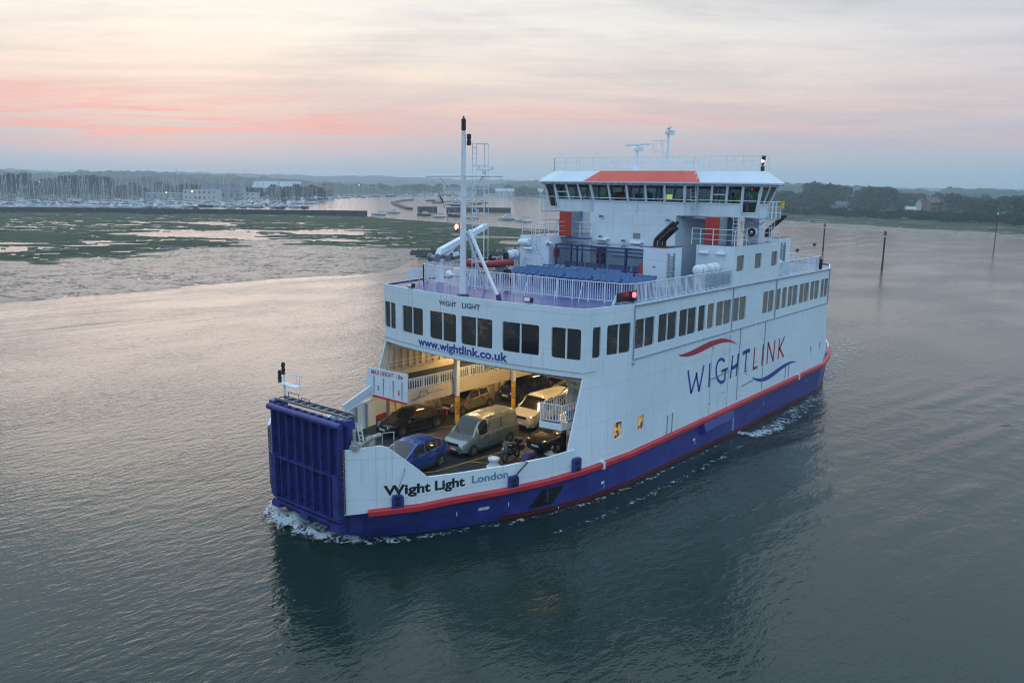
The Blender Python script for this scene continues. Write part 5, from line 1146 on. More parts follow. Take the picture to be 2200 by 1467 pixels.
# ================================================================== WATER
def water_mat():
    m = bpy.data.materials.new('river_water'); m.use_nodes = True; t = NT(m.node_tree); b = t.n['Principled BSDF']
    b.inputs['Base Color'].default_value = (.012, .030, .034, 1); b.inputs['IOR'].default_value = 1.33; b.inputs['Specular IOR Level'].default_value = .5
    g = t.new('ShaderNodeTexCoord').outputs['Object']
    view = math.atan2(CR[1], CR[0])
    mp = lambda sx, sy, r=0., loc=(0, 0, 0): t.mapping(g, scale=(sx, sy, 1), rot=(0, 0, -(view+r)), loc=loc)
    n1 = t.noise(mp(.45, 1.0), 2.6, 3, .5, .3); n2 = t.noise(mp(.55, 1.1, .3, (7, 3, 0)), .9, 3, .5, .3); n3 = t.noise(mp(.8, 1.2, -.2), 7, 2, .5)
    n0 = t.noise(mp(.6, 1.0, .1, (3, 9, 0)), .09, 3, .5)
    sp_ = t.new('ShaderNodeSeparateXYZ'); t.put(sp_.inputs[0], g); X, Y = sp_.outputs[0], sp_.outputs[1]
    def lin(ax, ay, c): return t.math('ADD', t.math('ADD', t.math('MULTIPLY', X, ax), t.math('MULTIPLY', Y, ay)), c)
    def waves(dirv, lam, dist, mask):
        wv = t.new('ShaderNodeTexWave', wave_type='BANDS', bands_direction='X', wave_profile='SIN'); a = math.atan2(dirv[1], dirv[0])
        t.put(wv.inputs['Vector'], t.mapping(g, rot=(0, 0, -a))); wv.inputs['Scale'].default_value = .314/lam; wv.inputs['Distortion'].default_value = dist; wv.inputs['Detail'].default_value = 2; wv.inputs['Detail Scale'].default_value = .35
        return t.math('MULTIPLY', wv.outputs['Fac'], mask)
    # bow-wave train reaching the left bank
    p, q = at(0, 690), at(800, 612); d = (q-p).normalized(); nrm = Vector((-d.y, d.x, 0)); c = -(p.x*nrm.x+p.y*nrm.y)
    sd_ = lin(nrm.x, nrm.y, c)                       # signed distance to that line
    ab = t.math('ABSOLUTE', sd_)
    mk1 = t.math('MULTIPLY', t.math('SUBTRACT', 1., t.smooth(ab, 6, 30)), t.smooth(t.noise(g, .02, 2, .5), .3, .5))
    mk1 = t.math('MULTIPLY', mk1, t.smooth(t.noise(mp(.15, 1.), .12, 3, .6), .35, .6)); w1 = t.math('ADD', waves((nrm.x, nrm.y), 4.6, 3.5, mk1), t.math('MULTIPLY', waves((nrm.x+.08, nrm.y), 7.3, 3., mk1), .8))
    # wake train on the port side
    p2, q2 = at(1500, 1130), at(2150, 900); d2 = (q2-p2).normalized(); n2v = Vector((-d2.y, d2.x, 0)); c2 = -(p2.x*n2v.x+p2.y*n2v.y)
    s2 = t.math('ABSOLUTE', lin(n2v.x, n2v.y, c2)); al = lin(d2.x, d2.y, -(p2.x*d2.x+p2.y*d2.y))
    mk2 = t.math('MULTIPLY', t.math('SUBTRACT', 1., t.smooth(s2, 2, 16)), t.math('MULTIPLY', t.smooth(al, -6, 12), t.math('SUBTRACT', 1., t.smooth(al, 35, 70))))
    mk2 = t.math('MULTIPLY', mk2, t.smooth(t.noise(g, .13, 3, .6), .35, .62)); w2 = t.math('ADD', waves((n2v.x, n2v.y), 2.1, 4.5, mk2), waves((n2v.x, n2v.y-.15), 3.4, 4., mk2))
    calm = t.math('MULTIPLY_ADD', t.smooth(n0, .35, .65), .6, .55)
    h = t.math('ADD', t.math('MULTIPLY', n1, .052), t.math('MULTIPLY', n2, .034)); h = t.math('ADD', h, t.math('MULTIPLY', n3, .014)); h = t.math('MULTIPLY', h, calm)
    h = t.math('ADD', h, t.math('MULTIPLY', w1, .085)); h = t.math('ADD', h, t.math('MULTIPLY', w2, .06))
    bn = t.new('ShaderNodeBump'); bn.inputs['Strength'].default_value = 1.0; bn.inputs['Distance'].default_value = WAVE; t.put(bn.inputs['Height'], h)
    t.l.new(bn.outputs[0], b.inputs['Normal'])
    cd = t.new('ShaderNodeCameraData'); b.inputs['Roughness'].default_value = .06
    t.put(b.inputs['Base Color'], t.mix(t.smooth(t.noise(g, .03, 3, .5), .35, .65), (.009, .025, .021, 1), (.013, .031, .026, 1)))
    return m
WAVE = 1.0
WM = water_mat()
m = MB(); v0 = Vector((CP[0], CP[1], 0)); m.face([(v0.x-9000, v0.y-9000, 0), (v0.x+9000, v0.y-9000, 0), (v0.x+9000, v0.y+9000, 0), (v0.x-9000, v0.y+9000, 0)])
tag(m.build('water', WM), kind='structure')
# ---- foam
def foam_mat(name='foam', den=.5, col=(.62, .70, .74)):
    m = bpy.data.materials.new(name); m.use_nodes = True; t = NT(m.node_tree); b = t.n['Principled BSDF']
    g = t.new('ShaderNodeTexCoord').outputs['Object']; b.inputs['Roughness'].default_value = .6; b.inputs['Base Color'].default_value = c4(col)
    at_ = t.new('ShaderNodeAttribute'); at_.attribute_name = 'dens'
    n = t.math('ADD', t.noise(t.mapping(g, scale=(1, 1, 1)), 2.3, 6, .68, .6), t.math('MULTIPLY', t.noise(g, 9, 5, .65), .42))
    th = t.math('SUBTRACT', 1.13, t.math('MULTIPLY', at_.outputs['Fac'], den))
    a = t.smooth(t.math('SUBTRACT', n, th), -.02, .16)
    tr = t.new('ShaderNodeBsdfTransparent'); mx = t.new('ShaderNodeMixShader'); t.put(mx.inputs[0], a); t.l.new(tr.outputs[0], mx.inputs[1]); t.l.new(b.outputs[0], mx.inputs[2])
    t.l.new(mx.outputs[0], t.n['Material Output'].inputs[0]); return m
FOAM = foam_mat(col=(.46, .54, .58))
def foam_strip(name, path, widths, height, label, dens, n=10, sub=5):
    """path centre line points (x,y); heaped sheet of broken water"""
    P = [Vector((p[0], p[1], 0)) for p in path]; Q = []
    for i in range(len(P)-1):
        for k in range(sub): Q.append((P[i].lerp(P[i+1], k/sub), widths[i]+(widths[i+1]-widths[i])*k/sub, dens[i]+(dens[i+1]-dens[i])*k/sub, height[i]+(height[i+1]-height[i])*k/sub))
    Q.append((P[-1], widths[-1], dens[-1], height[-1])); vs = []; dv = []
    for i, (p, w_, dn, h) in enumerate(Q):
        d = (Q[min(i+1, len(Q)-1)][0]-Q[max(i-1, 0)][0]).normalized(); s = Vector((-d.y, d.x, 0))
        for j in range(n+1):
            u = j/n*2-1; q = p+s*u*w_/2; e = 1-abs(u)**2
            z = .015+h*e*(.55+.9*noise.noise(q*1.9))+.03*noise.noise(q*5); vs.append((q.x, q.y, max(.012, z))); dv.append(dn*(e**.6))
    fs = [(i*(n+1)+j, i*(n+1)+j+1, (i+1)*(n+1)+j+1, (i+1)*(n+1)+j) for i in range(len(Q)-1) for j in range(n)]
    me = bpy.data.meshes.new(name); me.from_pydata(vs, [], fs); me.materials.append(FOAM); a = me.attributes.new('dens', 'FLOAT', 'POINT'); a.data.foreach_set('value', dv); me.shade_smooth()
    o = bpy.data.objects.new(name, me); COL.objects.link(o); tag(o, label, 'foam', kind='stuff'); return o
foam_strip('bow_wave', [(27.2, -3.9), (28.6, -2.6), (29.0, -1.2), (29.0, .4), (28.8, 1.7), (28.1, 3.0), (26.6, 4.4), (24.6, 5.35), (22.2, 6.5), (20.2, 7.2)], [1.6, 2.4, 2.6, 2.5, 2.1, 1.5, 1.1, .9, .7, .5], [.35, .5, .55, .45, .3, .18, .1, .08, .05, .03], 'white bow wave curling under the blue ramp', [.9, 1.1, 1.15, 1.1, 1.05, .95, .9, .85, .82, .8])
foam_strip('hull_wash', [(20.5, 7.2), (17, 8.0), (12, 8.35), (6, 8.4), (1.5, 8.3)], [.5, .6, .55, .5, .4], [.04]*5, 'thin line of wash along the port waterline', [.82, .84, .8, .74, .7])
tp_ = [at(*p) for p in ((1586, 930), (1620, 936), (1660, 922), (1700, 895), (1745, 862), (1785, 830), (1815, 800))]
foam_strip('thruster_wash', [(p.x, p.y) for p in tp_], [.9, 1.5, 2.0, 2.4, 3.0, 4.5, 6], [.12, .1, .08, .08, .06, .05, .05], 'white wash thrown out amidships near the waterline', [1.15, 1.1, 1.0, .88, .82, .78, .6])
tp_ = [at(*p) for p in ((1180, 1150), (1300, 1108), (1400, 1062), (1500, 1010), (1580, 966), (1650, 935))]
foam_strip('wake_crest', [(p.x, p.y) for p in tp_], [.5, .7, .8, .9, 1.1, 1.4], [.05]*6, 'broken wave crest running parallel to the port side', [.65, .78, .8, .78, .76, .6])
tp_ = [at(*p) for p in ((1775, 815), (1800, 770), (1835, 735), (1850, 715))]
foam_strip('stern_wash', [(p.x, p.y) for p in tp_], [3, 6, 8, 8], [.1]*4, 'churned water behind the stern', [.85, .8, .74, .5])
# ================================================================== MARSH AND MUD
def sdf(poly, x, y):
    d = 1e18; ins = False; n = len(poly)
    for i in range(n):
        ax, ay = poly[i]; bx, by = poly[(i+1) % n]; ex, ey = bx-ax, by-ay; wx, wy = x-ax, y-ay
        t = max(0, min(1, (wx*ex+wy*ey)/(ex*ex+ey*ey+1e-12))); dx, dy = wx-ex*t, wy-ey*t; d = min(d, dx*dx+dy*dy)
        if (ay > y) != (by > y) and x < (bx-ax)*(y-ay)/(by-ay)+ax: ins = not ins
    return math.sqrt(d)*(1 if ins else -1)
def sdf_np(poly, X, Y):
    d = np.full(X.shape, 1e18); ins = np.zeros(X.shape, bool); n = len(poly)
    for i in range(n):
        ax, ay = poly[i]; bx, by = poly[(i+1) % n]; ex, ey = bx-ax, by-ay; wx, wy = X-ax, Y-ay
        t = np.clip((wx*ex+wy*ey)/(ex*ex+ey*ey+1e-12), 0, 1); d = np.minimum(d, (wx-ex*t)**2+(wy-ey*t)**2)
        if ay != by: ins ^= ((ay > Y) != (by > Y)) & (X < (bx-ax)*(Y-ay)/(by-ay)+ax)
    return np.sqrt(d)*np.where(ins, 1, -1)
def pg(L): return [tuple(at(*p)[:2]) for p in L]
mud_near = [(-420, 700), (0, 652), (160, 640), (330, 627), (480, 610), (620, 600), (740, 594), (835, 586), (870, 570), (900, 556), (1000, 552), (1140, 556), (1250, 540)]
far_edge = [(1300, 510), (1250, 500), (1170, 493), (1110, 490), (960, 478), (880, 472), (800, 466), (640, 462), (400, 458), (0, 452), (-420, 448)]
LAND = pg(mud_near+far_edge)
GREEN = pg([(-420, 585), (0, 560), (90, 566), (180, 556), (235, 562), (300, 560), (360, 540), (420, 537), (520, 528), (560, 516), (640, 516), (620, 528), (700, 530), (800, 532), (860, 534), (960, 536), (1060, 538), (1120, 532), (1200, 528), (1300, 520)]+far_edge)
Mw = lambda L: None
angs = np.linspace(-300, 1330, 420); dist = 108*np.exp(np.linspace(0, math.log(560/108), 300))
def polar_grid(angs, dist):
    X = np.zeros((len(dist), len(angs))); Y = X.copy()
    for j, ax in enumerate(angs):
        r = ray(ax, 420); n = math.hypot(r[0], r[1]); X[:, j] = CP[0]+r[0]/n*dist; Y[:, j] = CP[1]+r[1]/n*dist
    return X, Y
def grid_obj(name, X, Y, Z, mask, mat, attrs=None, smooth=True):
    nr, nc = X.shape; vs = np.stack([X, Y, Z], -1).reshape(-1, 3); fm = mask[:-1, :-1] | mask[1:, :-1] | mask[:-1, 1:] | mask[1:, 1:]
    ii, jj = np.nonzero(fm); a = ii*nc+jj; fs = np.stack([a, a+1, a+nc+1, a+nc], -1)
    used = np.unique(fs); remap = -np.ones(nr*nc, int); remap[used] = np.arange(len(used))
    me = bpy.data.meshes.new(name); me.from_pydata(vs[used].tolist(), [], remap[fs].tolist()); me.materials.append(mat)
    for k, v in (attrs or {}).items():
        at_ = me.attributes.new(k, 'FLOAT', 'POINT'); at_.data.foreach_set('value', v.reshape(-1)[used].astype(np.float32))
    if smooth: me.shade_smooth()
    o = bpy.data.objects.new(name, me); COL.objects.link(o); return o
def fnoise(X, Y, s, oct_=4, seed=0, ax=1., rot=None):
    out = np.empty(X.shape); c, s_ = math.cos(rot or 0), math.sin(rot or 0); f = out.reshape(-1)
    for i, (x, y) in enumerate(zip(X.reshape(-1), Y.reshape(-1))):
        u, v = x*c+y*s_, -x*s_+y*c; f[i] = noise.fractal(Vector((u*s*ax, v*s, seed)), .55, 2.1, oct_)
    return out
VA = math.atan2(CR[1], CR[0])
X, Y = polar_grid(angs, dist)
dL = sdf_np(LAND, X, Y); dG = sdf_np(GREEN, X, Y)
nA = fnoise(X, Y, 1/38, 5, 1.3, .55, VA); nB = fnoise(X, Y, 1/9, 4, 5.1, .6, VA+.2); nC = fnoise(X, Y, 1/17, 4, 9.7, .35, VA-.25)
creek = np.abs(nA); creek2 = np.abs(nC+.5*nB)
base = np.clip(dL/14, -1, 1)
green = np.clip((dG+nB*5+nA*5)/2.5, 0, 1)
nD = fnoise(X, Y, 1/4.5, 3, 2.2, .4, VA-.1)
hm = .08+.05*nC+.04*nB+.03*nD+.05*np.clip(dL/40, 0, 1)
hm = np.where((creek2 < .03) | (np.abs(nA-.12) < .012), hm-.22, hm); hg = .20+.07*nB+.05*nC+.03*nD
hg = np.where(creek+.1*np.abs(nD) < .085, -.2, hg); hg = np.where(((nA+.4*nC+.2*nB) < -.55) | ((nC+.3*nB-.2*nA) > .62), -.12, hg)
Z = hm*(1-green)+hg*green; Z = np.where(dL < 0, -.3, Z*np.clip(dL/3+.25, 0, 1)-np.clip(.05-dL/60, 0, .05))
VA = math.atan2(CR[1], CR[0])
def marsh_mat(name, grass=(.058, .092, .032), gd=(.028, .045, .022)):
    m = bpy.data.materials.new(name); m.use_nodes = True; t = NT(m.node_tree); b = t.n['Principled BSDF']
    g = t.new('ShaderNodeTexCoord').outputs['Object']; geo = t.new('ShaderNodeNewGeometry'); sx = t.new('ShaderNodeSeparateXYZ'); t.put(sx.inputs[0], geo.outputs['Position']); z = sx.outputs[2]
    ga = t.new('ShaderNodeAttribute'); ga.attribute_name = 'green'
    nn = t.noise(t.mapping(g, scale=(1, 1, 1)), .25, 6, .65); nf = t.noise(g, 1.2, 4, .65)
    nl = t.noise(t.mapping(g, scale=(1, 1, 1), rot=(0, 0, -VA)), .06, 6, .7, .8); gc = t.mix(t.smooth(nn, .38, .62), c4(gd), c4(grass)); gc = t.mix(t.math('MULTIPLY', t.smooth(nl, .46, .58), .85), gc, (.020, .028, .018, 1)); gc = t.mix(t.math('MULTIPLY', t.smooth(nf, .4, .7), .5), gc, (.080, .100, .042, 1))
    mudc = t.mix(t.smooth(nf, .3, .7), (.026, .032, .030, 1), (.062, .066, .058, 1)); mudc = t.mix(t.smooth(t.noise(g, .12, 5, .6), .52, .66), mudc, (.030, .048, .022, 1))
    f = t.math('MULTIPLY', ga.outputs['Fac'], t.smooth(z, .04, .13))
    rim = t.math('MULTIPLY', ga.outputs['Fac'], t.math('MULTIPLY', t.smooth(z, -.02, .05), t.math('SUBTRACT', 1., t.smooth(z, .07, .15)))); t.put(b.inputs['Base Color'], t.mix(t.math('MULTIPLY', rim, .9), t.mix(f, mudc, gc), (.018, .020, .016, 1)))
    wet = t.math('MULTIPLY', t.math('SUBTRACT', 1., f), t.math('SUBTRACT', 1., t.smooth(t.math('ADD', nf, t.math('MULTIPLY', nn, .6)), .80, 1.05)))
    t.put(b.inputs['Roughness'], t.math('SUBTRACT', .85, t.math('MULTIPLY', wet, .5)))
    t.put(b.inputs['Specular IOR Level'], t.math('MULTIPLY_ADD', wet, .5, .08))
    bn = t.new('ShaderNodeBump'); bn.inputs['Strength'].default_value = 1; bn.inputs['Distance'].default_value = 1
    hh = t.math('ADD', t.math('MULTIPLY', nf, t.math('MULTIPLY_ADD', f, .35, .012)), t.math('MULTIPLY', nn, .03)); t.put(bn.inputs['Height'], hh); t.l.new(bn.outputs[0], b.inputs['Normal'])
    return m
MARSH = marsh_mat('saltmarsh')
tag(grid_obj('mudflat', X, Y, Z, dL > -2, MARSH, {'green': green}), kind='structure')
# grass tufts standing at the marsh edge would be lost at this size: the raised rim above is real relief
# ---- right bank
LAND2 = pg([(1560, 476), (1700, 485), (1800, 492), (1950, 500), (2080, 508), (2200, 514), (2330, 520), (2700, 540), (2700, 432), (2200, 432), (1700, 424), (1400, 418), (1000, 417), (1000, 420), (1180, 430), (1250, 440), (1320, 455)])
ang2 = np.linspace(900, 2700, 300); dist2 = 300*np.exp(np.linspace(0, math.log(1500/300), 170))
X, Y = polar_grid(ang2, dist2); dL = sdf_np(LAND2, X, Y); nA = fnoise(X, Y, 1/45, 4, 3.3, .5, VA); nB = fnoise(X, Y, 1/12, 4, 8.1, .45, VA)
Z = np.where(dL < 0, -.4, .03+.3*np.clip((dL-30+nB*14)/10, 0, 1)+.05*nB+.05*nA); Z = np.where(((np.abs(nA) < .07) | (nB > .5)) & (dL < 90), -.1, Z); Z += np.clip((dL-110)/500, 0, 1)*6
pasture = np.clip((dL-95)/10, 0, 1)
tag(grid_obj('far_bank', X, Y, Z, dL > -3, marsh_mat('bank_grass', (.066, .095, .038), (.036, .052, .024)), {'green': np.clip((dL-30+nB*14)/10, 0, 1)*np.where(nB < -.38, .35, 1.)}), kind='structure')
# ---- far-left land behind the marina and the wooded hills
def canopy(name, x0, x1, d0, d1, hfun, bump, sc, mat, nr=14, dx=5, seed=0., label=''):
    angs = np.linspace(x0, x1, int((x1-x0)/dx)); dist = np.linspace(d0, d1, nr); X, Y = polar_grid(angs, dist)
    nz = fnoise(X, Y, 1/sc, 4, seed); nz2 = fnoise(X, Y, 1/(sc*4), 2, seed+4)
    H = np.array([hfun(a) for a in angs])[None, :]; k = (np.arange(nr)/(nr-1))[:, None]; prof = np.clip(k/.12, 0, 1)*(.45+.55*np.clip(k*1.3, 0, 1))
    Z = np.maximum(-1, H*prof+(nz*bump+nz2*bump*.8)*np.clip(k/.1, 0, 1))
    Z[0, :] = -1; o = grid_obj(name, X, Y, Z, np.ones(X.shape, bool), mat, smooth=False); tag(o, label, 'woodland', kind='stuff'); return o
def fol(name, c, sc=.35):
    m = bpy.data.materials.new(name); m.use_nodes = True; t = NT(m.node_tree); b = t.n['Principled BSDF']; g = t.new('ShaderNodeTexCoord').outputs['Object']
    n = t.noise(g, sc, 4, .6); b.inputs['Roughness'].default_value = .8; b.inputs['Specular IOR Level'].default_value = .15
    t.put(b.inputs['Base Color'], t.mix(t.smooth(n, .3, .7), tuple(x*.6 for x in c)+(1,), tuple(x*1.35 for x in c)+(1,))); return m
FA = fol('far_foliage', (.024, .040, .030), .05)
def tab(T): return lambda a: float(np.interp(a, [t[0] for t in T], [t[1] for t in T]))
canopy('far_hills', -500, 2900, 2500, 3300, tab([(-500, 42), (0, 42), (150, 36), (400, 40), (700, 38), (1100, 30), (1400, 26), (1700, 24), (2200, 22), (2900, 20)]), 7, 90, FA, 10, 9, 2.2, 'hazy wooded ridge on the skyline')
canopy('wooded_rise', -500, 900, 1250, 1700, tab([(-500, 25), (0, 27), (100, 24), (250, 29), (400, 25), (560, 20), (700, 14), (900, 8)]), 6, 38, FA, 10, 5, 7.2, 'nearer wood behind the marina')
canopy('wooded_rise', 1010, 1500, 1500, 1900, tab([(1010, 8), (1060, 16), (1150, 27), (1300, 28), (1500, 26)]), 6, 40, FA, 10, 5, 1.2, 'wooded bluff across the river behind the bridge of the ferry')
canopy('wooded_rise', 1500, 2800, 1050, 1500, tab([(1500, 20), (1700, 20), (1900, 15), (2050, 17), (2200, 13), (2800, 13)]), 6, 34, FA, 10, 5, 4.2, 'wood behind the fields on the right bank')
LG = marsh_mat('shore_ground')
m = MB(); P = [polar(x, d) for x, d in ((-500, 660), (-200, 665), (60, 670), (300, 690), (480, 720), (640, 800), (800, 1000), (900, 1150), (1000, 1300), (1080, 1330), (1200, 1200), (1250, 3500), (-500, 3500))]
m.face([p+Vector((0, 0, .5)) for p in P]); tag(m.build('shore_land', pm('shore_soil', (.05, .06, .045), .9, var=.3, vs=.02)), kind='structure')
m = MB(); P = [polar(x, d) for x, d in ((1300, 1490), (2900, 1490), (2900, 3500), (1300, 3500))]; m.face([p+Vector((0, 0, 5.5)) for p in P]); tag(m.build('back_land', MATS['shore_soil']), kind='structure')
# ================================================================== TREES
BARK = pm('bark', (.06, .045, .035), .9)
FOLS = [fol('foliage_dark', (.028, .045, .020)), fol('foliage_mid', (.040, .060, .024)), fol('foliage_blue', (.030, .048, .030)), fol('foliage_olive', (.055, .066, .026))]
def tree_meshes(seed, H, W, lobes, leaf, mat):
    rnd = random.Random(seed); tr = MB(); tr.tube([(0, 0, -.5), (.1, 0, H*.3), (rnd.uniform(-.4, .4), rnd.uniform(-.4, .4), H*.6)], [H*.03, H*.022, H*.01], 7)
    cr = MB(); C = []
    for i in range(lobes):
        a = rnd.uniform(0, 2*math.pi); hz = rnd.random()**.8; rr = W/2*math.sqrt(rnd.random())*(1-.55*hz**2.2)*(.6+.4*min(1, hz*3)); c = Vector((rr*math.cos(a), rr*math.sin(a), H*(.22+.68*hz))); r = W*rnd.uniform(.10, .2)*(1.15-.4*hz); C.append((c, r))
        if i % 4 == 0: tr.tube([(0, 0, H*.25), c*.6+Vector((0, 0, H*.1)), c], [H*.013, H*.007, H*.003], 5)
    for c, r in C:
        for k in range(leaf):
            d = Vector((rnd.gauss(0, 1), rnd.gauss(0, 1), rnd.gauss(0, 1)*.8)).normalized(); p = c+d*r*(rnd.random()**.35)*1.1
            s = rnd.uniform(.35, .8)*W/14; u = Vector((rnd.gauss(0, 1), rnd.gauss(0, 1), rnd.gauss(0, .5))).normalized(); v = u.cross(d+Vector((.01, .02, .3))).normalized()
            cr.face([p-u*s-v*s*.5, p+u*s*.2-v*s, p+u*s+v*s*.3, p-u*s*.3+v*s])
    me1 = None; o1 = tr.build('trunk', BARK); o2 = cr.build('crown', mat); m1, m2 = o1.data, o2.data; bpy.data.objects.remove(o1); bpy.data.objects.remove(o2); return m1, m2
TM = [tree_meshes(11, 12, 12, 46, 46, FOLS[0]), tree_meshes(12, 12, 14, 52, 46, FOLS[1]), tree_meshes(13, 13, 10, 44, 44, FOLS[2]), tree_meshes(14, 12, 13, 40, 40, FOLS[3])]
TKIND = ['dark', 'mid-green', 'tall blue-green', 'pale olive']
def tree(p, kind, s, label, group, sx=1.):
    e = empty('tree', p, random.uniform(0, 6)); e.scale = (s*sx, s*sx, s); tag(e, label, 'tree', group)
    for nm, me in zip(('trunk', 'crown'), TM[kind]): o = bpy.data.objects.new(nm, me); COL.objects.link(o); o.parent = e
    return e
# big trees of the right bank (bearing column, distance, kind, scale)
big = [(1690, 690, 1, 1.15), (1745, 720, 0, 1.75), (1785, 700, 0, 1.65), (1815, 760, 2, 1.45), (1850, 800, 0, 1.25), (1868, 690, 0, 1.5), (1900, 675, 1, 1.45), (1920, 720, 2, 1.25), (1720, 650, 3, 1.0), (1765, 640, 1, 1.0), (1955, 760, 1, 1.1), (1995, 720, 3, .8), (2048, 640, 0, 1.15), (2066, 700, 1, 1.0), (2095, 600, 1, .95), (2130, 560, 0, .95), (2160, 620, 2, 1.0), (2195, 560, 1, 1.1), (2230, 600, 0, 1.1), (1660, 740, 2, 1.2), (1635, 800, 0, 1.2), (2015, 800, 2, 1.1), (1840, 640, 3, .75), (1880, 640, 1, .8), (1940, 640, 0, .8), (2285, 560, 1, 1.1), (2350, 600, 0, 1.2), (1980, 850, 0, 1.1), (2120, 760, 3, 1.1), (1600, 820, 1, 1.2), (1560, 850, 0, 1.1)]
for i, (x, d, k, s) in enumerate(big): tree(polar(x, d)+Vector((0, 0, .4)), k, s, '%s broad-crowned tree on the right bank' % TKIND[k], 'trees on the right bank: '+TKIND[k], 1.1)
# hedge of bushes along the right sea bank
random.seed(3)
hedge = [(x, 545-(x-1700)*.17+random.uniform(-10, 10)) for x in range(1690, 2330, 9)]
for x, d in hedge: tree(polar(x+random.uniform(-3, 3), d)+Vector((0, 0, .2)), random.choice((0, 0, 1, 2)), random.uniform(.30, .46), 'low dark bush in the hedge along the right sea bank', 'bushes in the right bank hedge', 1.35)
for x in range(-40, 700, 12):
    if random.random() < .85:
        big_ = (0 < x < 60) or (100 < x < 240); tree(polar(x+random.uniform(-5, 5), random.uniform(745, 860))+Vector((0, 0, .5)), random.choice((0, 0, 1, 2)), random.uniform(1.25, 1.6) if big_ else random.uniform(.7, 1.1), 'dark tree on the shore behind the marina masts', 'trees behind the marina', 1.15)
for x in range(700, 1060, 13): tree(polar(x+random.uniform(-5, 5), random.uniform(1330, 1420))+Vector((0, 0, .5)), random.choice((0, 1, 2)), random.uniform(.8, 1.3), 'distant tree on the low shore at the head of the river', 'trees at the head of the river', 1.3)
for x in range(1080, 1330, 14): tree(polar(x+random.uniform(-5, 5), random.uniform(1150, 1250))+Vector((0, 0, .5)), random.choice((0, 1, 2)), random.uniform(.8, 1.2), 'tree at the foot of the wooded bluff', 'trees under the bluff', 1.3)
# ================================================================== WALLS, GROYNE, PILES
WOOD = pm('wet_timber', (.022, .024, .026), .7, var=.35, vs=.8)
def barrier(name, p0, p1, h, w_, label, cat='breakwater', step=2.4):
    p0, p1 = Vector(p0), Vector(p1); d = (p1-p0).normalized(); s = Vector((-d.y, d.x, 0)); r = empty(name, p0); tag(r, label, cat); L = (p1-p0).length
    m = MB(); m.bar(Vector((0, 0, h*.45-.3)), d*L+Vector((0, 0, h*.45-.3)), w_, h+.6); m.build('planking', WOOD, r)
    m = MB(); n = int(L/step)
    for i in range(n+1): c = d*L*i/n; m.bar(c-s*(w_/2+.1)*1+Vector((0, 0, -.5)), c-s*(w_/2+.1)+Vector((0, 0, h+.0)), .3, .3); m.bar(c+s*(w_/2+.1)+Vector((0, 0, -.5)), c+s*(w_/2+.1)+Vector((0, 0, h)), .3, .3)
    m.build('posts', WOOD, r); return r
barrier('breakwater', at(-260, 453), at(788, 463), 2.4, 1.4, 'long dark timber breakwater in front of the marina', step=5)
barrier('breakwater', at(900, 454), at(936, 454), 2.8, 4, 'short dark breakwater stub standing in mid-channel')
barrier('breakwater', at(960, 454), at(1096, 455), 2.4, 1.6, 'dark breakwater behind the ferry mast')
m = MB(); cur = [at(*p) for p in ((880, 450), (852, 441), (845, 436), (862, 432), (885, 430))]
for p, q in zip(cur, cur[1:]): m.bar(p+Vector((0, 0, .3)), q+Vector((0, 0, .3)), 4, 1.4)
tag(m.build('floating_pontoon', WOOD), 'curved floating pontoon in the channel', 'pontoon')
# rubble groyne
rng = random.Random(5); G0, G1 = at(885, 548), at(1170, 568)
gx = [(885, 550), (960, 560), (1040, 566), (1150, 570)]
m = MB()
for i in range(900):
    x = rng.uniform(885, 1190); k = (x-885)/300; y = 546+8*math.sin(k*2.2)+rng.gauss(0, 1)*(1.5+5*min(1, k*3)); p = at(x, y); r = rng.uniform(.35, .9); hgt = .7*math.exp(-((y-(549+8*k))/6)**2)*min(1, k*5)
    P = []
    for a in ((1, 0, 0), (-1, 0, 0), (0, 1, 0), (0, -1, 0), (0, 0, 1), (0, 0, -1)): P.append(Vector((p.x, p.y, hgt))+Vector(a)*r*rng.uniform(.7, 1.2)+Vector((rng.uniform(-.1, .1), rng.uniform(-.1, .1), 0)))
    m.addf(P, [(0, 2, 4), (2, 1, 4), (1, 3, 4), (3, 0, 4), (2, 0, 5), (1, 2, 5), (3, 1, 5), (0, 3, 5)])
tag(m.build('rubble_groyne', pm('wet_rock', (.025, .028, .026), .75, var=.4, vs=.6)), 'low dark rubble spit at the edge of the mud behind the foremast', 'rubble spit', kind='stuff')
def pile(x, yb, yt, label, topc, tops=.16, rr=1.):
    p = at(x, yb); r0 = ray(x, yb); D = math.hypot(p.x-CP[0], p.y-CP[1]); H = (yb-yt)/FOC*D*1.0
    r = empty('channel_pile', p); tag(r, label, 'channel marker'); m = MB(); m.tube([(0, 0, -2), (0, 0, H*.84)], .18*rr, 10); m.build('post', pm('tarred_post', (.035, .02, .03), .7, var=.3, vs=.6), r, smooth=True, angle=40)
    m = MB(); m.tube([(0, 0, H*.84), (0, 0, H*.88)], .25, 10); m.build('white_collar', WHITE2, r); m = MB(); m.tube([(0, 0, H*.88), (0, 0, H)], [.34*rr, .28*rr], 10); m.build('topmark', topc, r)
    m = MB(); m.tube([(0, 0, -.4), (0, 0, .9)], .21*rr, 10); m.build('weed', WOOD, r)
pile(1895, 576, 504, 'red-topped channel pile nearest the ferry, between the other two', pm('pile_red', (.30, .03, .07), .6)); pile(1768, 537, 485, 'red-topped channel pile just behind the ferry stern', MATS['pile_red']); pile(2135, 538, 460, 'green-topped channel pile on the far right', pm('pile_green', (.03, .22, .17), .6), rr=.65)
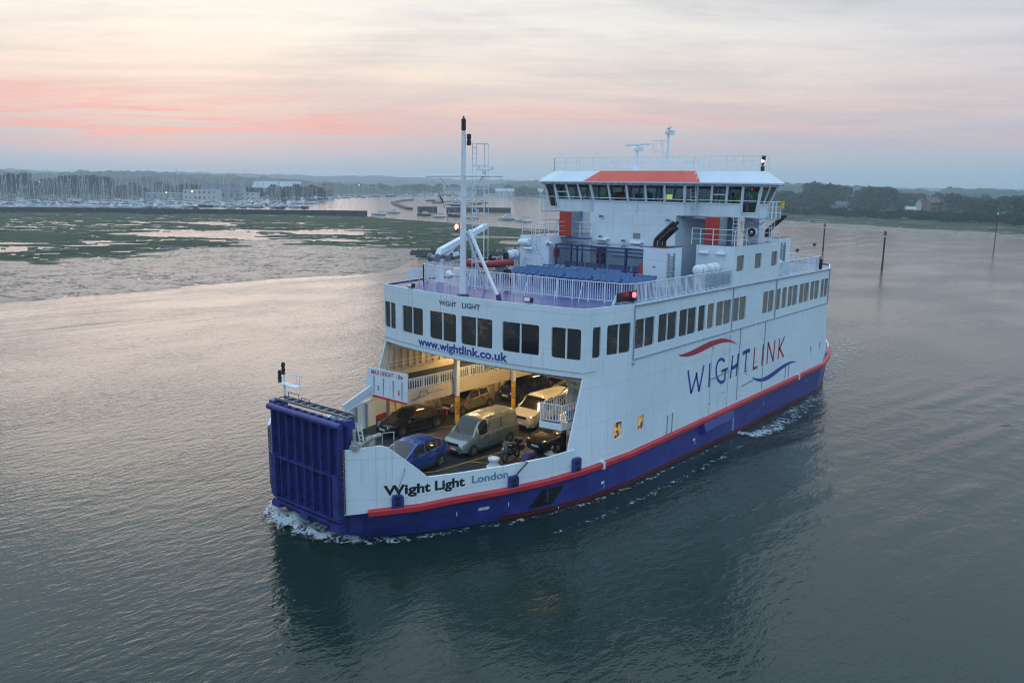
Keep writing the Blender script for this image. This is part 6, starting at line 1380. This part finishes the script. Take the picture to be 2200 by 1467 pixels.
for x, y in ((1713, 539), (1750, 526)):
    m = MB(); m.lathe(at(x, y), [(.05, -.3), (.45, -.05), (.5, .2), (.3, .5), (.05, .6)], 10); tag(m.build('mooring_buoy', WOOD, smooth=True), 'small round mooring buoy nearer the ferry' if y > 530 else 'small round mooring buoy farther from the ferry', 'buoy')
for x, yb, h in ((962, 466, 3.4), (1043, 448, 4.5)):
    m = MB(); m.tube([at(x, yb)-Vector((0, 0, 1)), at(x, yb)+Vector((0, 0, h))], .18, 8); tag(m.build('mooring_post', WOOD), 'short dark post standing among the moored yachts' if x < 1000 else 'thin dark beacon post behind the foremast', 'post')
# ================================================================== BOATS
def boat_meshes(kind, hc):
    m = MB(); st = [(-4.3, 1.1, .85), (-3, 1.4, .85), (-.5, 1.55, .9), (2, 1.2, 1.0), (3.7, .5, 1.15), (4.5, .03, 1.25)]; R_ = []
    for x, w_, h in st: R_.append([(x, -w_, h), (x, -w_*.92, .35), (x, -w_*.55, -.2), (x, 0, -.35), (x, w_*.55, -.2), (x, w_*.92, .35), (x, w_, h)])
    for a, b in zip(R_, R_[1:]):
        for k in range(6): m.face([a[k], b[k], b[k+1], a[k+1]])
        m.face([a[0], a[6], b[6], b[0]])
    m.face(R_[0]); hull_ = m.build('hull', hc)
    m = MB()
    if kind == 'sail': m.prism([(-1.6, -.85, .88), (2.0, -.7, .98), (1.5, -.55, 1.35), (-1.4, -.7, 1.45)], (0, 1.5, 0)); 
    else: m.prism([(-1.8, -1.1, .88), (2.2, -.9, 1.0), (1.3, -.8, 1.7), (.7, -.8, 2.4), (-1.8, -.95, 2.3)], (0, 1.95, 0))
    cab = m.build('cabin', BWHITE); parts = [hull_, cab]
    m = MB()
    if kind == 'sail': m.box(-1.2, 1.2, -.79, .73, 1.1, 1.22)
    else: m.box(-1.6, 1.0, -1.05, .99, 1.75, 2.15)
    parts.append(m.build('cabin_window', CARG))
    if kind == 'sail':
        m = MB(); m.tube([(.6, 0, .9), (.6, 0, 12.2)], .075, 6); m.tube([(.6, -.9, 7.3), (.6, .9, 7.3)], .03, 4); m.tube([(.6, 0, 12.1), (-4.2, 0, .95)], .02, 3); m.tube([(.6, 0, 12), (4.4, 0, 1.2)], .045, 4); m.tube([(.6, -.9, 7.3), (.6, -1.4, .9)], .015, 3); m.tube([(.6, .9, 7.3), (.6, 1.4, .9)], .015, 3); parts.append(m.build('mast', SPAR))
        m = MB(); m.tube([(.5, 0, 2.0), (-3.4, 0, 2.05)], .17, 6); parts.append(m.build('furled_sail', SAILC))
    me = [(p.name.split('.')[0], p.data) for p in parts]
    for p in parts: bpy.data.objects.remove(p)
    return me
BWHITE = pm('boat_white', (.62, .64, .66), .4); SPAR = pm('spar', (.50, .53, .56), .4, metal=.3); SAILC = pm('sail_cover', (.03, .06, .16), .7)
BN, BC, BD = pm('boat_navy', (.02, .03, .08), .35), pm('boat_cream', (.55, .52, .44), .4), pm('boat_grey', (.3, .33, .36), .4)
BM = {('sail', 0): boat_meshes('sail', BWHITE), ('sail', 1): boat_meshes('sail', BN), ('sail', 2): boat_meshes('sail', BC), ('motor', 0): boat_meshes('motor', BWHITE), ('motor', 1): boat_meshes('motor', BN), ('motor', 2): boat_meshes('motor', BD)}
def boat(kind, p, rz, s, label, group=None, ms=1.):
    e = empty('sailing_yacht' if kind[0] == 'sail' else 'motor_boat', p, rz); e.scale = (s, s, s); tag(e, label, 'yacht' if kind[0] == 'sail' else 'motor boat', group)
    for nm, me in BM[kind]:
        o = bpy.data.objects.new(nm, me); COL.objects.link(o); o.parent = e
        if nm == 'mast': o.scale = (1, 1, ms)
    return e
for (x, y, k, s, a, lb) in ((814, 462, ('sail', 0), .85, 0, 'white yacht moored just off the end of the long breakwater'), (845, 458, ('motor', 0), .85, .2, 'white motor boat moored beside the yacht off the breakwater end'),
    (912, 463, ('motor', 1), .85, 0, 'navy motor boat moored below the short breakwater stub'), (942, 467, ('sail', 0), .8, .3, 'white yacht moored left of the foremast'),
    (980, 465, ('sail', 1), .95, .1, 'dark-hulled yacht moored right behind the foremast'), (1014, 470, ('sail', 2), .8, -.2, 'cream yacht with brown hull seen through the mast ladder'),
    (1090, 472, ('motor', 0), 1.05, .1, 'white cabin cruiser moored between the foremast and the bridge'), (1124, 476, ('sail', 0), .9, -.3, 'white yacht moored beside the ferry bridge wing'),
    (1243, 484, ('motor', 0), 1.2, .2, 'pale motor boat seen through the gap beside the red funnel')):
    boat(k, at(x, y), VA+math.pi+a, s, lb)
for i, (x, y) in enumerate(((968, 440), (982, 442), (996, 438), (1008, 437), (1020, 439), (985, 436), (1002, 442), (940, 436), (955, 434), (975, 433), (925, 432), (1036, 437))):
    boat((('sail', 'motor')[i % 2], i % 3), at(x, y), VA+random.uniform(-.6, .6), 1.1, 'distant boat in the cluster moored upstream of the short breakwater', 'boats moored far upstream')
random.seed(21); nb_ = 0
rows = [(447, 300), (444, 340), (441, 330), (438, 330), (435, 300)]
for ri, (y, _) in enumerate(rows):
    x = -60+ri*7
    while x < 655-ri*12+ (60 if ri > 2 else 0):
        dens = 1. if x < 420 else .75
        if random.random() < dens:
            k = random.random(); kk = ('sail', random.choice((0, 0, 0, 1, 2))) if k < .72 else ('motor', random.choice((0, 0, 1, 2)))
            boat(kk, at(x+random.uniform(-4, 4), y+random.uniform(-1, 1)*.8), VA+random.choice((0, math.pi))+random.uniform(-.25, .25)+(math.pi/2 if random.random() < .6 else 0), random.uniform(.9, 1.35), {'sail': 'bare-masted yacht berthed in the crowded marina beyond the breakwater', 'motor': 'motor boat berthed among the yachts of the marina'}[kk[0]], 'yachts in the marina' if kk[0] == 'sail' else 'motor boats in the marina', random.uniform(.85, 1.5)); nb_ += 1
        x += random.uniform(11, 17)
for x in np.linspace(650, 1080, 34):
    boat((random.choice(('sail', 'sail', 'motor')), random.choice((0, 0, 1))), polar(x+random.uniform(-4, 4), float(np.interp(x, [650, 760, 900, 1080], [760, 930, 1120, 1290]))+random.uniform(-15, 15)), random.uniform(0, 6), random.uniform(1, 1.5), 'faint boat lying off the far upstream shore', 'boats off the far shore')
# ================================================================== BUILDINGS
def building(x, d, L, W, H, roof, label, wallm, roofm, rz=0., nwin=5, z=.5, storeys=2):
    r = empty('building', polar(x, d)+Vector((0, 0, z)), VA+rz); tag(r, label, 'building'); m = MB(); m.box(-L/2, L/2, -W/2, W/2, -.5, H)
    if roof == 'gable':
        for s in (-1, 1): m.face([(s*L/2, -W/2, H), (s*L/2, W/2, H), (s*L/2, 0, H+W*.35)])
    m.build('wall', wallm, r); m = MB()
    if roof == 'gable':
        m.prism([(-L/2-.4, -W/2-.4, H-.15), (-L/2-.4, 0, H+W*.35+.05), (-L/2-.4, 0, H+W*.35+.3), (-L/2-.4, -W/2-.4, H+.1)], (L+.8, 0, 0)); m.prism([(-L/2-.4, W/2+.4, H-.15), (-L/2-.4, 0, H+W*.35+.05), (-L/2-.4, 0, H+W*.35+.3), (-L/2-.4, W/2+.4, H+.1)], (L+.8, 0, 0)); m.box(-L*.3-.4, -L*.3+.4, -.4, .4, H+W*.2, H+W*.35+1.2)
    else: m.box(-L/2-.3, L/2+.3, -W/2-.3, W/2+.3, H, H+.4)
    m.build('roof', roofm, r)
    for st in range(storeys):
        for i in range(nwin):
            for s in (-1, 1):
                xx = -L/2+L*(i+.5)/nwin; zz = (st+.35)*H/storeys; g = MB(); g.box(xx-.6, xx+.6, s*W/2-.02*s, s*(W/2+.04), zz, zz+H/storeys*.42); g.build('window', CARG, r)
    return r
BW, BG, BR = pm('render_white', (.55, .57, .58), .8), pm('clad_grey', (.28, .33, .36), .7), pm('brick_brown', (.18, .11, .08), .85)
RS, RM, RT = pm('slate_roof', (.09, .10, .12), .7), pm('metal_roof', (.42, .47, .50), .5), pm('tile_roof', (.16, .08, .06), .8)
building(435, 715, 26, 12, 8, 'flat', 'white two-storey clubhouse with a flat roof behind the marina', BW, RM, nwin=7); building(372, 730, 40, 10, 5, 'flat', 'long low pale shed left of the clubhouse', BG, RM, nwin=8, storeys=1)
building(480, 740, 34, 14, 7, 'gable', 'grey gabled boat shed right of the clubhouse', BG, RS, nwin=6, storeys=1); building(525, 735, 22, 10, 6, 'flat', 'pale flat-roofed block among masts', BW, RM, nwin=5)
building(598, 870, 46, 18, 9, 'gable', 'big boat shed with a light metal roof', BG, RM, nwin=8, storeys=1); building(655, 860, 34, 14, 8, 'flat', 'long light-roofed hall at the right end of the marina', BW, RM, nwin=6, storeys=1); building(688, 900, 26, 12, 7, 'gable', 'dark gabled shed behind the marina piers', BR, RT, nwin=4, storeys=1)
building(68, 780, 16, 10, 6, 'gable', 'low house half hidden behind the leftmost masts', BG, RS, nwin=4)
for i, (x, d, w_) in enumerate(((1000, 1260, 30), (1085, 1180, 26), (1118, 1190, 34), (1150, 1200, 22), (975, 1330, 24))): building(x, d, w_, 12, 6, 'gable', ['pale waterfront building behind the foremast', 'white house under the bluff left of the row', 'long white terrace in the middle of the bluff row', 'small white house nearest the bridge wing', 'far pale shed left of the foremast'][i], BW, RM if i % 2 else RS, nwin=5, rz=random.uniform(-.2, .2))
building(1812, 640, 10, 7, 3.5, 'gable', 'small pale house between the two big trees on the right bank', BG, RS, nwin=3, z=1.2, storeys=1); building(1992, 700, 12, 8, 5, 'gable', 'half-timbered white house with dark roof on the right bank', BW, RT, nwin=4, z=1.5, rz=.2); building(2003, 640, 9, 8, 6.5, 'gable', 'brown gabled wing beside the half-timbered house', BR, RT, nwin=3, z=1.5, rz=.3); building(1958, 600, 6, 4, 2.6, 'gable', 'small white summer house left of the half-timbered house', BW, RM, nwin=2, z=1.2, storeys=1); building(2040, 640, 8, 7, 5, 'gable', 'brown house at the right of the garden', BR, RS, nwin=3, z=1.5)
SL = em('shore_lamp', (1, .45, .2), 9)
for i, (x, d, z) in enumerate(((88, 900, 12), (413, 705, 7), (602, 840, 9), (772, 1150, 12), (358, 700, 6))):
    m = MB(); p = polar(x, d); m.tube([p, p+Vector((0, 0, z))], .1, 5); o = m.build('lamp_post', STEEL); tag(o, ['orange lit lamp high among trees at far left', 'orange lit lamp beside the white clubhouse', 'orange lit lamp by the big boat shed', 'faint orange lamp at the head of the river', 'orange lamp over the low pale shed'][i], 'street lamp'); m = MB(); m.lathe(p+Vector((0, 0, z)), [(.05, 0), (.55, .3), (.55, .6), (.05, .9)], 8); m.build('lamp_head', SL, o)
# ================================================================== HAZE
hz = MB(); cxy = (CP[0]-1500*0.765, CP[1]-1500*.645); a = VA
ax, ay = Vector((CR[0], CR[1], 0)).normalized(), Vector((CF[0], CF[1], 0)).normalized(); o_ = Vector((CP[0], CP[1], 0))
c = [o_-ax*3600-ay*80, o_+ax*3600-ay*80, o_+ax*3600+ay*4200, o_-ax*3600+ay*4200]
hz.prism([p+Vector((0, 0, -2)) for p in c], (0, 0, 82)); ho = hz.build('haze', None) if False else hz.build('haze', WHITE)
hm_ = bpy.data.materials.new('haze'); hm_.use_nodes = True; t = NT(hm_.node_tree); t.n.clear(); pv = t.new('ShaderNodeVolumePrincipled'); pv.inputs['Color'].default_value = (.72, .90, 1, 1); pv.inputs['Density'].default_value = HAZE; pv.inputs['Anisotropy'].default_value = .45
ou = t.new('ShaderNodeOutputMaterial'); t.l.new(pv.outputs[0], ou.inputs['Volume']); ho.data.materials[0] = hm_; tag(ho, kind='stuff')
